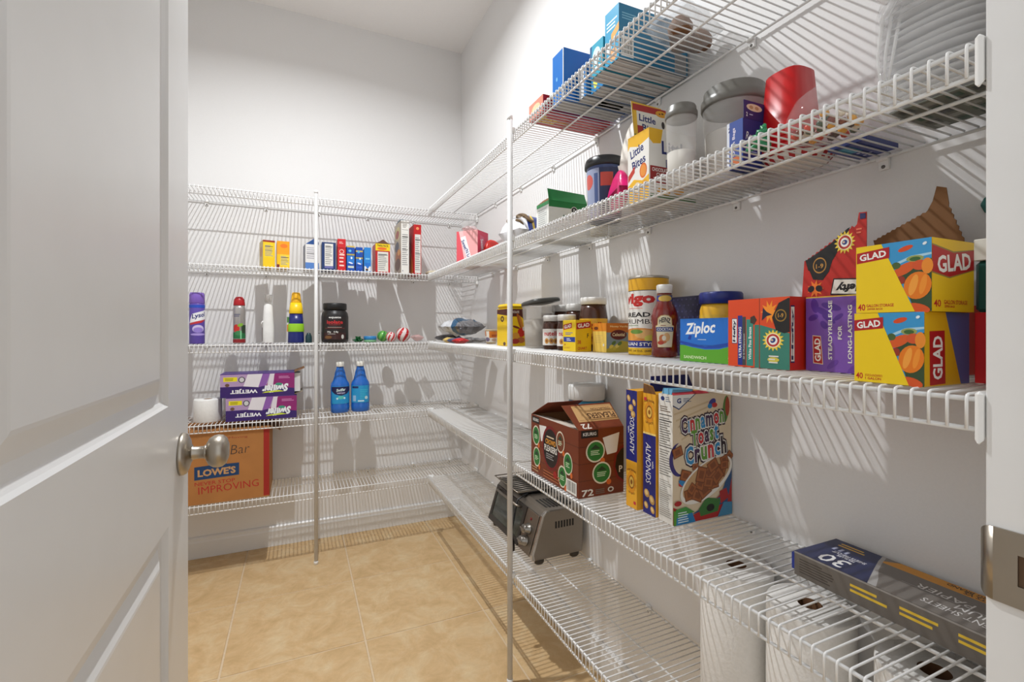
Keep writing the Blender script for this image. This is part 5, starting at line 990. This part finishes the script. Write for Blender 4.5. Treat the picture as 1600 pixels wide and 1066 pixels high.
# ---- back wall, second lowest shelf
B = DECK[3]
e = empty('tissue_roll', 'white wrapped tissue roll next to the purple boxes', 'tissue roll', (-.385, 2.600, B))
part('paper', e, lambda m: m.lathe([(.018, .104), (.018, .0), (.054, 0), (.0565, .004), (.0565, .100), (.054, .105), (.018, .104)], mat((236, 235, 232), .7, 0, .03, 90, .4), 36, caps=False))
part('core', e, lambda m: m.lathe([(.0175, .001), (.0178, .1035), (.0165, .1035), (.0165, .001)], mat((150, 120, 90), .9), 20, caps=False))
def wet(label, x0, x1, z, d, open_):
    c = Carton('mop_pad_box', label, x0, x1, 2.535, 2.535+d, z, .110, (72, 44, 128), top=True, group='purple mop pad boxes')
    p = c.face('front')
    p.rect(0, 0, 1, .46, (54, 28, 104)).rect(0, .46, 1, 1, (176, 148, 186))
    p.poly([(.60, .46), (1, .30), (1, 1), (.74, 1), (.66, .7)], (142, 32, 110)).poly([(.30, .46), (.50, .40), (.56, .98), (.36, .98)], (226, 222, 228)).poly([(.50, .40), (.60, .46), (.66, .98), (.56, .98)], (140, 90, 170)).poly([(.62, .44), (.70, .46), (.72, .96), (.66, .96)], (222, 216, 224)).rect(.04, .68, .22, .86, (232, 220, 30)).fine(.06, .71, .18, .83, 2, (120, 110, 30)).ell(.28, .74, .045, .13, (40, 40, 50), 16).ell(.28, .74, .033, .10, (206, 206, 206), 14).ell(.09, .53, .03, .07, (110, 80, 60), 10).rect(0, .97, 1, 1, (80, 46, 130)).fine(.78, .74, .96, .86, 2, (206, 140, 190))
    p.text('WETJET', .31, .26, .36, .20, (240, 240, 245), rot=180, bold=.04).text('Swiffer', .73, .32, .36, .34, (236, 240, 244), rot=184, bold=.05, shear=.2).poly([(.55, .14), (.86, .18), (.78, .24), (.6, .2)], (206, 220, 60)).ell(.78, .50, .05, .06, (60, 150, 120), 10).done('front_print', c.e)
    if open_:
        part('inner_tray', c.e, lambda m: m.box(c.w/2, c.w/2+.026, -.06, .055, .014, .104, mat((226, 226, 226), .5)), .001)
        c.flap('end_flap', [(c.w/2, -d/2, .110), (c.w/2, d/2, .110), (c.w/2+.045, d/2, .128), (c.w/2+.045, -d/2, .128)], mat((66, 50, 60), .6), CARD)
        c.flap('end_flap', [(c.w/2, d/2, .004), (c.w/2, -d/2, .004), (c.w/2+.036, -d/2, .016), (c.w/2+.036, d/2, .016)], mat((150, 140, 120), .6), CARD)
    return c
wet('purple mop pad box lying upside down, lower of the stack', -.306, -.008, B, .15, False)
wet('opened purple mop pad box lying upside down on top of the other', -.328, -.018, B+.1105, .15, True)
def mop_bottle(label, x, r, rot, front):
    e = empty('cleaner_bottle', label, 'bottle', (x, 2.600, B), rot, 'blue floor cleaner bottles')
    part('body', e, lambda m: m.lathe([(.040, 0), (.0455, .004), (.0465, .03), (.0455, .040), (.0465, .05), (.0465, .138), (.0445, .150), (.034, .168), (.028, .190), (.026, .205), (.019, .224), (.0175, .238)], mat((28, 104, 196), .2, 0, .05, coat=.4), 32, sy=.72))
    part('cap', e, lambda m: m.lathe([(.0185, .236), (.0192, .238), (.0192, .258), (.017, .260), (0, .260)], mat((238, 236, 228), .4), 24))
    p = Print(cyl_map(lambda z: .0467, .048, .105, face=-PI/2, sy=.72), .105, .088, True); p.rect(0, 0, 1, 1, (36, 150, 206))
    if front: p.poly([(0, .98), (1, .98), (1, .74), (.8, .56), (.5, .46), (.2, .56), (0, .74)], (24, 26, 76)).text('Swiffer', .5, .80, .44, .17, (206, 226, 226), rot=5, bold=.04, shear=.2).text('WETJET', .5, .60, .40, .10, (206, 200, 230), bold=.03).ell(.5, .36, .16, .10, (90, 196, 190), 14).ell(.32, .3, .05, .06, (200, 236, 240), 10).ell(.66, .32, .05, .06, (210, 240, 244), 10)
    else: p.rect(.08, .84, .42, .96, (24, 40, 100)).rect(.12, .08, .30, .42, (150, 190, 226)).fine(.5, .2, .95, .8, 6, (60, 180, 210)).ell(.82, .28, .09, .1, (190, 220, 226), 14).rect(.4, .06, .7, .14, (200, 230, 240))
    p.done('label', e)
mop_bottle('blue floor cleaner bottle with navy label, left of the pair', .196, .046, .08, True)
mop_bottle('blue floor cleaner bottle seen from its back label, right of the pair', .296, .046, -.15, False)

# ---- back wall, lowest shelf
B = DECK[4]
c = Carton('moving_box', 'large brown cardboard moving box with blue and red print and red tape', -.56, -.124, 2.516, 2.780, B, .328, mat((176, 118, 62), .75, 0, .06, 14, .05), bevel=.003)
p = c.face('front'); p.rough = .7; W0 = .436
fx_ = lambda x: (x+.56)/W0
p.rect(fx_(-.150), .02, fx_(-.126), .97, (160, 34, 24)).poly([(fx_(-.425), .34), (fx_(-.25), .36), (fx_(-.25), .53), (fx_(-.30), .53), (fx_(-.31), .56), (fx_(-.345), .56), (fx_(-.36), .53), (fx_(-.425), .52)], (22, 60, 104)).text("LOWE'S", fx_(-.338), .435, .34, .10, (196, 150, 100), rot=1, bold=.04)
p.text('NEVER STOP', fx_(-.345), .290, .36, .05, (176, 40, 34), rot=1, bold=.01).text('IMPROVING', fx_(-.29), .205, .55, .10, (176, 40, 34), rot=2, bold=0)
p.text('Room/Moving', fx_(-.29), .885, .34, .035, (150, 50, 34), bold=0).text('Bar', fx_(-.245), .72, .17, .13, (70, 54, 46), rot=2, bold=-.012, shear=.15).text('Party', fx_(-.36), .70, .25, .15, (70, 54, 46), rot=2, bold=-.012, shear=.15).done('front_print', c.e)
p = c.face('right'); p.rough = .7; p.rect(.0, .0, .06, .97, (150, 34, 24)).done('side_print', c.e)
c.flap('top_flap', [(.218, -.10, .328), (.218, .10, .328), (.262, .10, .302), (.262, -.10, .302)], mat((150, 40, 28), .7), CARD)
